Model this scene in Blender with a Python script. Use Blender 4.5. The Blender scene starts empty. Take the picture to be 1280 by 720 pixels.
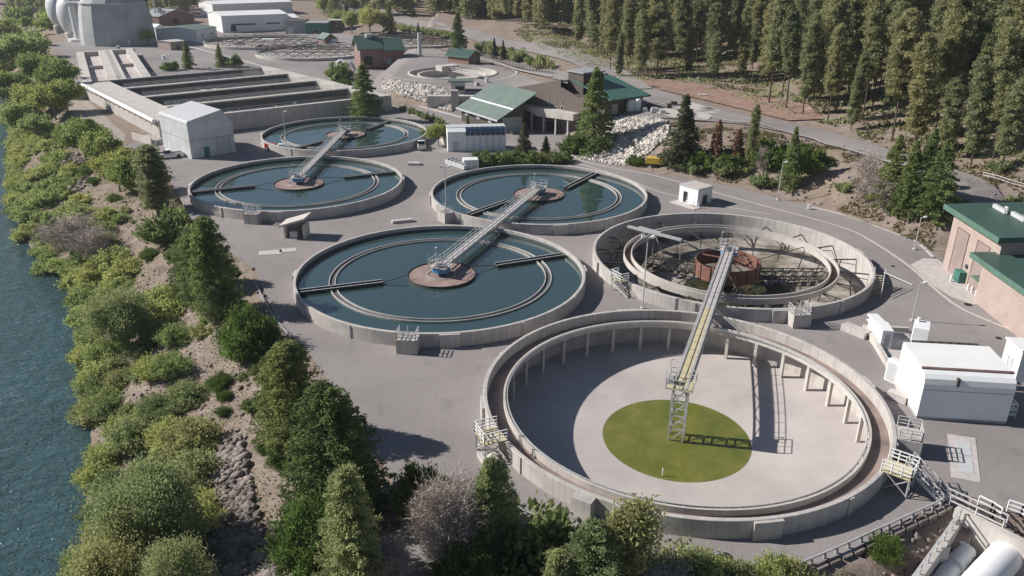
import bpy, math, random
import numpy as np
from mathutils import Vector, Matrix
from mathutils.geometry import delaunay_2d_cdt
R = math.radians
rng = np.random.default_rng(7)
random.seed(7)
scene = bpy.context.scene
col = scene.collection

# ------------------------------------------------------------------ camera constants
F = 992.0; PT = R(22.869); RL = R(0.401); CZ = 42.45
SC = 20/24.6

def ray(px, py):
    X = (px-640)/F; Y = (360-py)/F
    cr, sr = math.cos(RL), math.sin(RL)
    x = cr*X-sr*Y; up = sr*X+cr*Y
    c, s = math.cos(PT), math.sin(PT)
    return np.array([x, c+s*up, -s+c*up])
def G(px, py, z=0.0):
    d = ray(px, py); t = (z-CZ)/d[2]
    return (d[0]*t, d[1]*t)
def PJ(x, y, z):
    c, s = math.cos(PT), math.sin(PT); z = z-CZ
    fw = c*y-s*z; up = s*y+c*z
    cr, sr = math.cos(RL), math.sin(RL)
    X = cr*x+sr*up; Y = -sr*x+cr*up
    return 640+F*X/fw, 360-F*Y/fw
def zat(x, y, py):
    lo, hi = -20., 80.
    for _ in range(40):
        m = (lo+hi)/2
        if PJ(x, y, m)[1] > py: lo = m
        else: hi = m
    return lo

# ------------------------------------------------------------------ terrain
def poly_dist(X, Y, P, closed=False):
    d = np.full(X.shape, 1e9)
    n = len(P)
    for i in range(n if closed else n-1):
        ax, ay = P[i]; bx, by = P[(i+1) % n]
        vx, vy = bx-ax, by-ay; L = vx*vx+vy*vy+1e-9
        t = np.clip(((X-ax)*vx+(Y-ay)*vy)/L, 0, 1)
        d = np.minimum(d, np.hypot(X-ax-t*vx, Y-ay-t*vy))
    return d
def inside(X, Y, P):
    r = np.zeros(X.shape, bool); n = len(P)
    for i in range(n):
        ax, ay = P[i]; bx, by = P[(i+1) % n]
        c = ((ay > Y) != (by > Y)) & (X < (bx-ax)*(Y-ay)/((by-ay) if by != ay else 1e-9)+ax)
        r ^= c
    return r
def sstep(a, b, x):
    t = np.clip((x-a)/(b-a), 0, 1); return t*t*(3-2*t)
def vnoise(X, Y, s, seed=0):
    X = X/s; Y = Y/s
    xi = np.floor(X).astype(np.int64); yi = np.floor(Y).astype(np.int64)
    fx = X-xi; fy = Y-yi; fx = fx*fx*(3-2*fx); fy = fy*fy*(3-2*fy)
    def hsh(a, b):
        n = (a*374761393+b*668265263+seed*974634777) & 0x7fffffff
        n = ((n ^ (n >> 13))*1274126177) & 0x7fffffff
        return ((n ^ (n >> 16)) & 0xffff)/65535.0
    return (hsh(xi, yi)*(1-fx)+hsh(xi+1, yi)*fx)*(1-fy)+(hsh(xi, yi+1)*(1-fx)+hsh(xi+1, yi+1)*fx)*fy

EDGE = [(-330, 700), (-262, 470), (-200, 345), (-150, 262), (-118, 215), (-95, 186), (-75, 166), (-54, 127.5), (-36.8, 106), (-29.5, 90), (-24.4, 83), (-12.5, 62), (-9.4, 55), (-8.1, 46), (-8, 20), (-8, -60)]
SHORE = [(-430, 720), (-300, 480), (-215, 345), (-178, 285), (-138, 217), (-104, 159), (-84, 132), (-74, 124), (-61, 100.5), (-52.5, 87), (-46.7, 75), (-38, 55), (-33, 38), (-29, 15), (-29, -60)]
SOUTH = [(-3.5, 20), (-3.5, 45), (-5.6, 55.5), (-2.5, 53.0), (4, 50.2), (9, 47.6), (21.7, 46.6), (26.0, 48.0), (30.2, 51), (37.4, 55.0), (39.6, 52.0), (51, 46), (51, -60), (-3.5, -60)]
TOE = [(-46, 262), (-40, 249), (-19, 234), (-9, 236), (6, 236), (13, 200), (19.5, 178), (22.5, 170), (30, 162), (37, 158.5), (47, 151), (55, 140), (60.5, 128), (66, 117), (82, 117), (82, 95), (84, 60), (90, -60)]
UPROAD = [G(560, 62, 4), G(640, 80, 5), G(720, 102, 6), G(800, 118, 7), G(900, 142, 7), G(1000, 163, 7), G(1075, 178, 8), G(1180, 203, 9), G(1290, 236, 10), G(1420, 275, 11)]
RIVERP = SHORE + [(-1500, -60), (-1500, 720)]
LANDP = EDGE + [(1500, -60), (1500, 1600), (-330, 1600)]
UPP = TOE + [(1600, -60), (1600, 1700), (-46, 1700)]
HILLP = UPROAD + [(600, 80), (1600, 80), (1600, 1700), (-150, 1700), (-150, 420)]
TC = {k: (a*SC, b*SC) for k, (a, b) in dict(front=(21.09, 86.05), midleft=(-12.11, 126.14), upleft=(-50.92, 183.5), upmid=(5.98, 175.92), dry=(39.38, 135.44), far=(-50.68, 238.85)).items()}
PIT = [(39.2, 54.0), (50.5, 46.0), (52, -5), (24, -5)]
FARC = G(566, 92, 4.2)

def height(X, Y):
    X = np.asarray(X, float); Y = np.asarray(Y, float)
    h = np.zeros(X.shape)
    n1 = vnoise(X, Y, 9, 1)-.5; n2 = vnoise(X, Y, 2.7, 2)-.5; n3 = vnoise(X, Y, 40, 3)-.5
    river = inside(X, Y, RIVERP); land = inside(X, Y, LANDP)
    dE = poly_dist(X, Y, EDGE); dS = poly_dist(X, Y, SHORE)
    bank = ~river & ~land
    t = dE/(dE+dS+1e-6)
    hb = -9*(t*.75+.25*t*t) + (n1*1.6+n2*.7)*np.sin(np.pi*np.clip(t, 0, 1))
    h = np.where(bank, hb, h)
    h = np.where(river, -9.0-np.minimum(3, .4*dS), h)
    # south side slope below the retaining fence
    so = inside(X, Y, SOUTH); dso = poly_dist(X, Y, SOUTH[1:12])
    h = np.where(so, -np.minimum(4.6, .75*dso)+(n1*.8+n2*.5)*np.minimum(1, dso/3), h)
    # upper terrace
    up = inside(X, Y, UPP); dt = poly_dist(X, Y, TOE)
    HU = 4.2+2.6*sstep(-5, 25, X)
    HU = HU*sstep(60, 110, Y)
    wdt = 8+8*sstep(14, 30, X)
    terr = HU*sstep(0, 1, dt/wdt)
    terr = np.where(up, terr, 0)
    h = h+terr
    hill = inside(X, Y, HILLP); dh = poly_dist(X, Y, UPROAD)
    sl = .05+.17*sstep(20, 130, X)
    roll_ = (n3*9+n1*1.5)*sstep(0, 60, dh)
    h = h+np.where(hill, (np.minimum(120, sl*np.maximum(0, dh-6)+.2*np.maximum(0, dh-110)*sstep(0, 60, X))+roll_)*sstep(-130, 10, X), 0)
    # gentle bumps on unpaved slope
    h = h+np.where(up & ~hill, (n1*.9+n2*.35)*sstep(0, 8, dt)*sstep(24, 40, X), 0)
    # far hills across the river and at the left horizon
    h = h+np.where(Y > 480, .035*(Y-480)*(1+.5*n3), 0)*(~river)
    h = h+np.where(river, 0.0, 0)
    return h
def holes(X, Y, h):
    for k in ('front', 'dry'):
        c = TC[k]; h = np.where(np.hypot(X-c[0], Y-c[1]) < 22.2, -6.5, h)
    for k in ('midleft', 'upleft', 'upmid', 'far'):
        c = TC[k]; h = np.where(np.hypot(X-c[0], Y-c[1]) < 22.2, -1.5, h)
    h = np.where(np.hypot(X-FARC[0], Y-FARC[1]) < 17.6, 1.0, h)
    h = np.where(inside(X, Y, PIT), -7.0, h)
    return h
def hgt(x, y):
    return float(height(np.array([x]), np.array([y]))[0])
def Gt(px, py):
    d = ray(px, py)
    t = np.concatenate([np.linspace(30, 400, 1500), np.linspace(401, 1500, 1200)])
    X = d[0]*t; Y = d[1]*t; Z = CZ+d[2]*t
    below = Z < height(X, Y)
    i = int(np.argmax(below)) if below.any() else len(t)-1
    if i == 0: i = 1
    return (X[i], Y[i], hgt(X[i], Y[i]))

# ------------------------------------------------------------------ materials
def newmat(name):
    m = bpy.data.materials.new(name); m.use_nodes = True
    nt = m.node_tree; b = nt.nodes['Principled BSDF']
    return m, nt, b
def N(nt, t, **kw):
    n = nt.nodes.new(t)
    for k, v in kw.items():
        if k in n.inputs.keys() if hasattr(n.inputs, 'keys') else False: n.inputs[k].default_value = v
        else: setattr(n, k, v)
    return n
def noise(nt, scale, detail=4, rough=.55, vec=None, coords='Object'):
    n = nt.nodes.new('ShaderNodeTexNoise'); n.inputs['Scale'].default_value = scale
    n.inputs['Detail'].default_value = detail; n.inputs['Roughness'].default_value = rough
    if vec is None:
        tc = nt.nodes.new('ShaderNodeTexCoord'); nt.links.new(tc.outputs[coords], n.inputs['Vector'])
    else: nt.links.new(vec, n.inputs['Vector'])
    return n
def ramp(nt, src, stops):
    r = nt.nodes.new('ShaderNodeValToRGB'); e = r.color_ramp.elements
    while len(e) < len(stops): e.new(.5)
    for k, (p, c) in enumerate(stops):
        e[k].position = p; e[k].color = (*c, 1) if len(c) == 3 else c
    nt.links.new(src, r.inputs['Fac']); return r
def mix(nt, a, b, fac, mode='MIX'):
    m = nt.nodes.new('ShaderNodeMix'); m.data_type = 'RGBA'; m.blend_type = mode
    if isinstance(fac, (int, float)): m.inputs[0].default_value = fac
    else: nt.links.new(fac, m.inputs[0])
    for i, v in ((6, a), (7, b)):
        if isinstance(v, tuple): m.inputs[i].default_value = (*v, 1)
        else: nt.links.new(v, m.inputs[i])
    return m.outputs[2]
def bump(nt, b, src, strength=.3, dist=.05):
    bp = nt.nodes.new('ShaderNodeBump'); bp.inputs['Strength'].default_value = strength; bp.inputs['Distance'].default_value = dist
    nt.links.new(src, bp.inputs['Height']); nt.links.new(bp.outputs['Normal'], b.inputs['Normal'])
def simple(name, c, rough=.6, metal=0, var=.15, scale=1.5, spec=.4, bmp=0):
    m, nt, b = newmat(name)
    n = noise(nt, scale, 5)
    d = tuple(v*(1-var) for v in c); l = tuple(min(1, v*(1+var)) for v in c)
    r = ramp(nt, n.outputs['Fac'], [(.3, d), (.7, l)])
    nt.links.new(r.outputs['Color'], b.inputs['Base Color'])
    b.inputs['Roughness'].default_value = rough; b.inputs['Metallic'].default_value = metal
    b.inputs['Specular IOR Level'].default_value = spec
    if bmp: bump(nt, b, noise(nt, scale*8).outputs['Fac'], bmp, .03)
    return m
M = {}
def mk_asphalt():
    m, nt, b = newmat('asphalt')
    n1 = noise(nt, .05, 5, .6); n2 = noise(nt, 3.0, 6, .7); n3 = noise(nt, .35, 4, .6)
    c = ramp(nt, n1.outputs['Fac'], [(.3, (.228, .208, .204)), (.5, (.275, .25, .244)), (.72, (.315, .288, .28))])
    c2 = ramp(nt, n2.outputs['Fac'], [(.3, (.82, .82, .82)), (.7, (1.12, 1.12, 1.12))])
    o = mix(nt, c.outputs['Color'], c2.outputs['Color'], .7, 'MULTIPLY')
    # darker oil and repair patches
    c3 = ramp(nt, n3.outputs['Fac'], [(.58, (1, 1, 1)), (.66, (.86, .86, .87)), (.8, (.8, .8, .82))])
    o = mix(nt, o, c3.outputs['Color'], .8, 'MULTIPLY')
    v = nt.nodes.new('ShaderNodeTexVoronoi'); v.feature = 'DISTANCE_TO_EDGE'; v.inputs['Scale'].default_value = .11
    tc = nt.nodes.new('ShaderNodeTexCoord'); nn = noise(nt, .6, 3)
    va = nt.nodes.new('ShaderNodeVectorMath'); va.operation = 'MULTIPLY_ADD'
    nt.links.new(nn.outputs['Color'], va.inputs[0]); va.inputs[1].default_value = (3, 3, 0); nt.links.new(tc.outputs['Object'], va.inputs[2])
    nt.links.new(va.outputs[0], v.inputs['Vector'])
    cr = ramp(nt, v.outputs['Distance'], [(0, (.82, .82, .82)), (.003, (.93, .93, .93)), (.006, (1, 1, 1))])
    o = mix(nt, o, cr.outputs['Color'], .55, 'MULTIPLY')
    nt.links.new(o, b.inputs['Base Color']); b.inputs['Roughness'].default_value = .9
    b.inputs['Specular IOR Level'].default_value = .2
    bump(nt, b, n2.outputs['Fac'], .2, .03)
    return m
def mk_concrete(name, c, streak=.5, sc=.5):
    m, nt, b = newmat(name)
    n1 = noise(nt, sc, 7, .68)
    tc = nt.nodes.new('ShaderNodeTexCoord'); mp = nt.nodes.new('ShaderNodeMapping')
    mp.inputs['Scale'].default_value = (2.2, 2.2, .12); nt.links.new(tc.outputs['Object'], mp.inputs['Vector'])
    n2 = noise(nt, 1.0, 5, .65, mp.outputs['Vector'])
    r1 = ramp(nt, n1.outputs['Fac'], [(.28, tuple(v*.78 for v in c)), (.55, c), (.8, tuple(min(.9, v*1.15) for v in c))])
    r2 = ramp(nt, n2.outputs['Fac'], [(.35, (.62, .6, .57)), (.55, (1, 1, 1)), (.8, (1.08, 1.08, 1.08))])
    o = mix(nt, r1.outputs['Color'], r2.outputs['Color'], streak, 'MULTIPLY')
    nt.links.new(o, b.inputs['Base Color']); b.inputs['Roughness'].default_value = .88
    b.inputs['Specular IOR Level'].default_value = .25
    n3 = noise(nt, 9, 4); bump(nt, b, n3.outputs['Fac'], .25, .02)
    return m
def mk_metal_roof(name, c, scale=1.6, axis='x', rough=.45):
    m, nt, b = newmat(name)
    tc = nt.nodes.new('ShaderNodeTexCoord'); w = nt.nodes.new('ShaderNodeTexWave')
    w.wave_type = 'BANDS'; w.bands_direction = axis.upper(); w.wave_profile = 'SIN'; w.inputs['Scale'].default_value = scale
    nt.links.new(tc.outputs['Object'], w.inputs['Vector'])
    n = noise(nt, .4, 4); r = ramp(nt, n.outputs['Fac'], [(.3, tuple(v*.82 for v in c)), (.7, tuple(min(.95, v*1.1) for v in c))])
    sh = ramp(nt, w.outputs['Fac'], [(.0, (1, 1, 1)), (.82, (1, 1, 1)), (.93, (.72, .72, .72))])
    o = mix(nt, r.outputs['Color'], sh.outputs['Color'], .5, 'MULTIPLY')
    nt.links.new(o, b.inputs['Base Color']); b.inputs['Roughness'].default_value = rough
    bump(nt, b, w.outputs['Fac'], .5, .06)
    return m
def mk_ground():
    m, nt, b = newmat('dirt_ground')
    n1 = noise(nt, .07, 6, .65); n2 = noise(nt, .45, 7, .7); n3 = noise(nt, 3.5, 6, .7)
    c = ramp(nt, n2.outputs['Fac'], [(.25, (.16, .128, .108)), (.45, (.26, .205, .175)), (.62, (.325, .265, .23)), (.8, (.42, .355, .315))])
    g = ramp(nt, n3.outputs['Fac'], [(.3, (.19, .15, .10)), (.6, (.32, .26, .17)), (.8, (.40, .34, .23))])
    f = ramp(nt, n1.outputs['Fac'], [(.5, (0, 0, 0)), (.75, (.8, .8, .8))])
    o = mix(nt, c.outputs['Color'], g.outputs['Color'], f.outputs['Color'])
    d = ramp(nt, n3.outputs['Fac'], [(.3, (.68, .68, .68)), (.6, (1.05, 1.05, 1.05))])
    o = mix(nt, o, d.outputs['Color'], .8, 'MULTIPLY')
    nt.links.new(o, b.inputs['Base Color']); b.inputs['Roughness'].default_value = .95
    b.inputs['Specular IOR Level'].default_value = .1
    bump(nt, b, n3.outputs['Fac'], .6, .25)
    return m
def mk_leaf(name, c, c2, dark=.7):
    m, nt, b = newmat(name)
    oi = nt.nodes.new('ShaderNodeObjectInfo')
    n = noise(nt, .55, 4, .65); n2 = noise(nt, 6.0, 2, .5)
    r = ramp(nt, n.outputs['Fac'], [(.3, tuple(v*dark for v in c)), (.5, c), (.72, c2)])
    r2 = ramp(nt, n2.outputs['Fac'], [(.3, (.7, .7, .7)), (.7, (1.2, 1.2, 1.2))])
    o = mix(nt, r.outputs['Color'], r2.outputs['Color'], .8, 'MULTIPLY')
    rr = ramp(nt, oi.outputs['Random'], [(0, (.66, .76, .72)), (.5, (.95, 1, .95)), (1, (1.22, 1.1, 1.0))])
    o = mix(nt, o, rr.outputs['Color'], .85, 'MULTIPLY')
    nt.links.new(o, b.inputs['Base Color']); b.inputs['Roughness'].default_value = .7
    b.inputs['Specular IOR Level'].default_value = .25
    tr = nt.nodes.new('ShaderNodeBsdfTranslucent'); nt.links.new(o, tr.inputs['Color'])
    ms = nt.nodes.new('ShaderNodeMixShader'); ms.inputs[0].default_value = .5
    nt.links.new(b.outputs[0], ms.inputs[1]); nt.links.new(tr.outputs[0], ms.inputs[2])
    nt.links.new(ms.outputs[0], nt.nodes['Material Output'].inputs['Surface'])
    return m
def mk_rock(name, c):
    m, nt, b = newmat(name)
    n = noise(nt, .9, 5, .7); v = nt.nodes.new('ShaderNodeTexVoronoi'); v.inputs['Scale'].default_value = .8
    tc = nt.nodes.new('ShaderNodeTexCoord'); nt.links.new(tc.outputs['Object'], v.inputs['Vector'])
    bw = nt.nodes.new('ShaderNodeSeparateColor'); nt.links.new(v.outputs['Color'], bw.inputs[0])
    r = ramp(nt, bw.outputs[0], [(0, tuple(x*.55 for x in c)), (.5, c), (1, tuple(min(.9, x*1.35) for x in c))])
    r2 = ramp(nt, n.outputs['Fac'], [(.3, (.75, .75, .75)), (.7, (1.1, 1.1, 1.1))])
    o = mix(nt, r.outputs['Color'], r2.outputs['Color'], .8, 'MULTIPLY')
    nt.links.new(o, b.inputs['Base Color']); b.inputs['Roughness'].default_value = .9
    bump(nt, b, noise(nt, 5, 4).outputs['Fac'], .5, .06)
    return m
def mk_water(name, c, rough, bs, dist, scales, ior=1.333, stretch=None):
    m, nt, b = newmat(name)
    b.inputs['Base Color'].default_value = (*c, 1); b.inputs['Roughness'].default_value = rough
    b.inputs['IOR'].default_value = ior; b.inputs['Specular IOR Level'].default_value = .5
    vec = None
    if stretch:
        tc = nt.nodes.new('ShaderNodeTexCoord'); mp = nt.nodes.new('ShaderNodeMapping'); mp.inputs['Scale'].default_value = stretch
        mp.inputs['Rotation'].default_value = (0, 0, R(-30)); nt.links.new(tc.outputs['Object'], mp.inputs['Vector']); vec = mp.outputs['Vector']
    a = noise(nt, scales[0], 3, .6, vec); src = a.outputs['Fac']
    if len(scales) > 1:
        a2 = noise(nt, scales[1], 3, .6, vec); mm = nt.nodes.new('ShaderNodeMath'); mm.operation = 'MULTIPLY_ADD'
        nt.links.new(a2.outputs['Fac'], mm.inputs[0]); mm.inputs[1].default_value = .35; nt.links.new(src, mm.inputs[2]); src = mm.outputs[0]
    bump(nt, b, src, bs, dist)
    return m
def mk_algae():
    m, nt, b = newmat('green_algae_water')
    n = noise(nt, .35, 6, .6); n2 = noise(nt, 2.5, 5, .7)
    r = ramp(nt, n.outputs['Fac'], [(.3, (.105, .125, .026)), (.5, (.145, .155, .030)), (.7, (.195, .185, .045))])
    r2 = ramp(nt, n2.outputs['Fac'], [(.35, (.88, .9, .88)), (.65, (1.06, 1.05, 1.0))])
    tc = nt.nodes.new('ShaderNodeTexCoord'); ln = nt.nodes.new('ShaderNodeVectorMath'); ln.operation = 'LENGTH'; nt.links.new(tc.outputs['Object'], ln.inputs[0])
    mr = nt.nodes.new('ShaderNodeMapRange'); mr.inputs[1].default_value = 8.2; mr.inputs[2].default_value = 9.4; nt.links.new(ln.outputs['Value'], mr.inputs[0])
    e = ramp(nt, mr.outputs[0], [(.0, (0, 0, 0)), (1, (1, 1, 1))])
    o = mix(nt, r.outputs['Color'], (.22, .20, .09), e.outputs['Color']); o = mix(nt, o, r2.outputs['Color'], .9, 'MULTIPLY')
    nt.links.new(o, b.inputs['Base Color']); b.inputs['Roughness'].default_value = .04; b.inputs['IOR'].default_value = 1.5
    bump(nt, b, n2.outputs['Fac'], .05, .02); return m
def mk_river():
    m, nt, b = newmat('river_water')
    b.inputs['Base Color'].default_value = (.034, .078, .086, 1); b.inputs['Roughness'].default_value = .13; b.inputs['IOR'].default_value = 1.6
    tc = nt.nodes.new('ShaderNodeTexCoord'); mp = nt.nodes.new('ShaderNodeMapping'); mp.inputs['Scale'].default_value = (1, 1.5, 1); mp.inputs['Rotation'].default_value = (0, 0, R(-32))
    nt.links.new(tc.outputs['Object'], mp.inputs['Vector'])
    a = noise(nt, 2.6, 2, .5, mp.outputs['Vector']); c = noise(nt, .5, 4, .55, mp.outputs['Vector']); k = noise(nt, .085, 5, .7)
    pk = ramp(nt, a.outputs['Fac'], [(.57, (0, 0, 0)), (.74, (1, 1, 1))])
    gate = ramp(nt, k.outputs['Fac'], [(.4, (.0, .0, .0)), (.58, (1, 1, 1))])
    mu = nt.nodes.new('ShaderNodeMath'); mu.operation = 'MULTIPLY'; nt.links.new(pk.outputs['Color'], mu.inputs[0]); nt.links.new(gate.outputs['Color'], mu.inputs[1])
    ad = nt.nodes.new('ShaderNodeMath'); ad.operation = 'MULTIPLY_ADD'; nt.links.new(c.outputs['Fac'], ad.inputs[0]); ad.inputs[1].default_value = .7; nt.links.new(mu.outputs[0], ad.inputs[2])
    bump(nt, b, ad.outputs[0], 1.0, .72); return m
def mk_brick(name, c1, c2, mortar, scale=1.0, bw=.8, rh=.4):
    m, nt, b = newmat(name)
    tc = nt.nodes.new('ShaderNodeTexCoord'); mp = nt.nodes.new('ShaderNodeMapping'); mp.inputs['Rotation'].default_value = (R(90), 0, 0)
    nt.links.new(tc.outputs['Object'], mp.inputs['Vector'])
    t = nt.nodes.new('ShaderNodeTexBrick'); t.inputs['Scale'].default_value = scale
    t.inputs['Brick Width'].default_value = bw; t.inputs['Row Height'].default_value = rh; t.inputs['Mortar Size'].default_value = .025
    t.inputs['Color1'].default_value = (*c1, 1); t.inputs['Color2'].default_value = (*c2, 1); t.inputs['Mortar'].default_value = (*mortar, 1)
    nt.links.new(mp.outputs['Vector'], t.inputs['Vector'])
    n = noise(nt, .5, 4); r2 = ramp(nt, n.outputs['Fac'], [(.3, (.85, .85, .85)), (.7, (1.08, 1.08, 1.08))])
    o = mix(nt, t.outputs['Color'], r2.outputs['Color'], .8, 'MULTIPLY')
    nt.links.new(o, b.inputs['Base Color']); b.inputs['Roughness'].default_value = .88
    return m

M['asphalt'] = mk_asphalt()
M['concrete'] = mk_concrete('weathered_concrete', (.50, .47, .445), .45)
M['concrete_pale'] = mk_concrete('pale_concrete', (.55, .515, .48), .25, .3)
M['floor'] = mk_concrete('basin_floor_concrete', (.49, .445, .425), .0, .12)
M['floor_wet'] = mk_concrete('sludge_stained_floor', (.40, .37, .33), .0, .25)
M['ground'] = mk_ground()
M['kerb'] = mk_concrete('kerb_concrete', (.52, .48, .46), .1, 1.2)
M['white'] = simple('white_paint', (.78, .79, .79), .5, 0, .05, .8)
M['white_roof'] = simple('white_sheet_roof', (.79, .79, .77), .5, 0, .05, .5)
M['grey_sheet'] = mk_metal_roof('grey_sheet_metal', (.60, .62, .63), 1.3, 'y', .5)
M['galv'] = simple('galvanised_steel', (.55, .55, .55), .5, .35, .15, 3)
M['rail'] = simple('rail_aluminium', (.62, .61, .61), .5, .2, .1, 3)
M['grating'] = simple('yellow_grating', (.52, .46, .30), .8, 0, .2, 6)
M['grey_deck'] = simple('grey_deck_plate', (.47, .44, .43), .75, 0, .2, 5)
M['rust'] = simple('rusty_red_steel', (.20, .095, .075), .8, 0, .35, 1.5)
M['rustbrown'] = simple('rust_brown_sludge', (.16, .10, .085), .85, 0, .35, 1.2)
M['darksteel'] = simple('dark_stained_steel', (.07, .065, .06), .7, .1, .3, 2)
M['blue'] = simple('blue_machine_paint', (.06, .22, .42), .5, 0, .1)
M['scum'] = simple('pinkish_brown_scum', (.30, .215, .19), .7, 0, .28, .8)
M['green_roof'] = mk_metal_roof('green_metal_roof', (.055, .105, .088), 1.5, 'x', .45)
M['green_roof_y'] = mk_metal_roof('green_metal_roof_cross', (.055, .105, .088), 1.5, 'y', .45)
M['green_trim'] = simple('green_trim', (.10, .18, .14), .5)
M['teal_roof'] = mk_metal_roof('teal_metal_roof', (.065, .155, .13), 1.5, 'x', .45)
M['sage_roof'] = mk_metal_roof('sage_green_metal_roof', (.15, .20, .17), 1.1, 'y', .5)
M['teal'] = simple('teal_paint', (.05, .17, .14), .6)
M['pink_block'] = mk_brick('pink_block', (.43, .34, .305), (.41, .32, .285), (.37, .29, .26), 1, .9, .45)
M['pink_door'] = mk_metal_roof('ribbed_tan_door', (.33, .26, .235), 2.5, 'z', .6)
M['red_brick'] = mk_brick('red_brick', (.27, .15, .12), (.225, .125, .10), (.27, .19, .165), 1, .6, .3)
M['brown_block'] = simple('brown_grey_panel', (.165, .135, .12), .85, 0, .1, 2)
M['brown_dark'] = mk_metal_roof('dark_brown_siding', (.085, .072, .062), 2.0, 'x', .7)
M['glass'] = simple('dark_glass', (.02, .03, .04), .12, 0, .1)
M['blueglass'] = simple('blue_glass', (.03, .05, .09), .12, 0, .1)
M['dark'] = simple('dark_opening', (.02, .02, .02), .8)
M['grey'] = simple('grey_paint', (.32, .33, .34), .6)
M['lightgrey'] = simple('light_grey_paint', (.5, .51, .52), .6, 0, .08)
M['yellow'] = simple('yellow_paint', (.62, .42, .06), .5)
M['red'] = simple('red_paint', (.5, .06, .04), .5)
M['tyre'] = simple('rubber', (.03, .03, .03), .8)
M['bark'] = simple('bark', (.10, .072, .055), .95, 0, .35, 4, bmp=.5)
M['bark_grey'] = simple('grey_bark', (.24, .21, .18), .95, 0, .25, 4)
M['twig'] = simple('bare_twigs', (.42, .36, .32), .95, 0, .2, 4)
M['deadleaf'] = simple('dry_brown_needles', (.22, .12, .075), .9, 0, .3, 1.5)
M['pine'] = mk_leaf('pine_needles', (.33, .345, .185), (.47, .46, .27))
M['fir'] = mk_leaf('fir_needles', (.235, .285, .11), (.37, .41, .17))
M['spruce'] = mk_leaf('spruce_needles', (.12, .15, .09), (.19, .22, .14))
M['willow'] = mk_leaf('willow_leaves', (.43, .48, .19), (.57, .61, .29), .75)
M['olive'] = mk_leaf('olive_green_leaves', (.36, .40, .19), (.50, .52, .28), .6)
M['bright'] = mk_leaf('bright_green_leaves', (.15, .22, .06), (.24, .32, .10), .6)
M['broad'] = mk_leaf('broadleaf_green', (.34, .40, .13), (.50, .54, .21), .55)
M['grass'] = mk_leaf('dry_grass', (.21, .175, .08), (.30, .25, .13), .6)
M['rock'] = mk_rock('pale_riprap_rock', (.50, .46, .42))
M['rock_dark'] = mk_rock('brown_river_rock', (.215, .18, .165))
M['water'] = mk_water('clarifier_water', (.034, .064, .062), .02, .04, .02, (3.0,), ior=2.5)
M['river'] = mk_river()
M['algae'] = mk_algae()
M['sludgewater'] = mk_water('dark_sludge_water', (.045, .048, .018), .15, .08, .02, (1.2,))
M['stain_and_shade'] = mk_concrete('stain_and_shade_concrete', (.115, .125, .13), .3)  # dark colour: stain at tank waterlines, painted-in shade on the basin channel walls
def mk_sludgy():
    m, nt, b = newmat('sludge_streaked_floor'); n = noise(nt, .16, 6, .68)
    r = ramp(nt, n.outputs['Fac'], [(.38, (.10, .09, .065)), (.5, (.24, .21, .175)), (.62, (.45, .415, .39))])
    nt.links.new(r.outputs['Color'], b.inputs['Base Color']); b.inputs['Roughness'].default_value = .8; return m
M['floor_sludgy'] = mk_sludgy()
M['trough_silt'] = simple('trough_silt', (.25, .195, .175), .9, 0, .35, .35)
M['digester'] = mk_concrete('digester_shell', (.46, .47, .48), .25, .12)
M['silver'] = simple('silver_shell', (.66, .66, .67), .45, .3, .08, .2)
M['tan_gravel'] = simple('tan_gravel', (.33, .28, .25), .95, 0, .25, .6)
M['redsoil'] = simple('reddish_soil', (.26, .17, .135), .95, 0, .25, .5)

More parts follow.
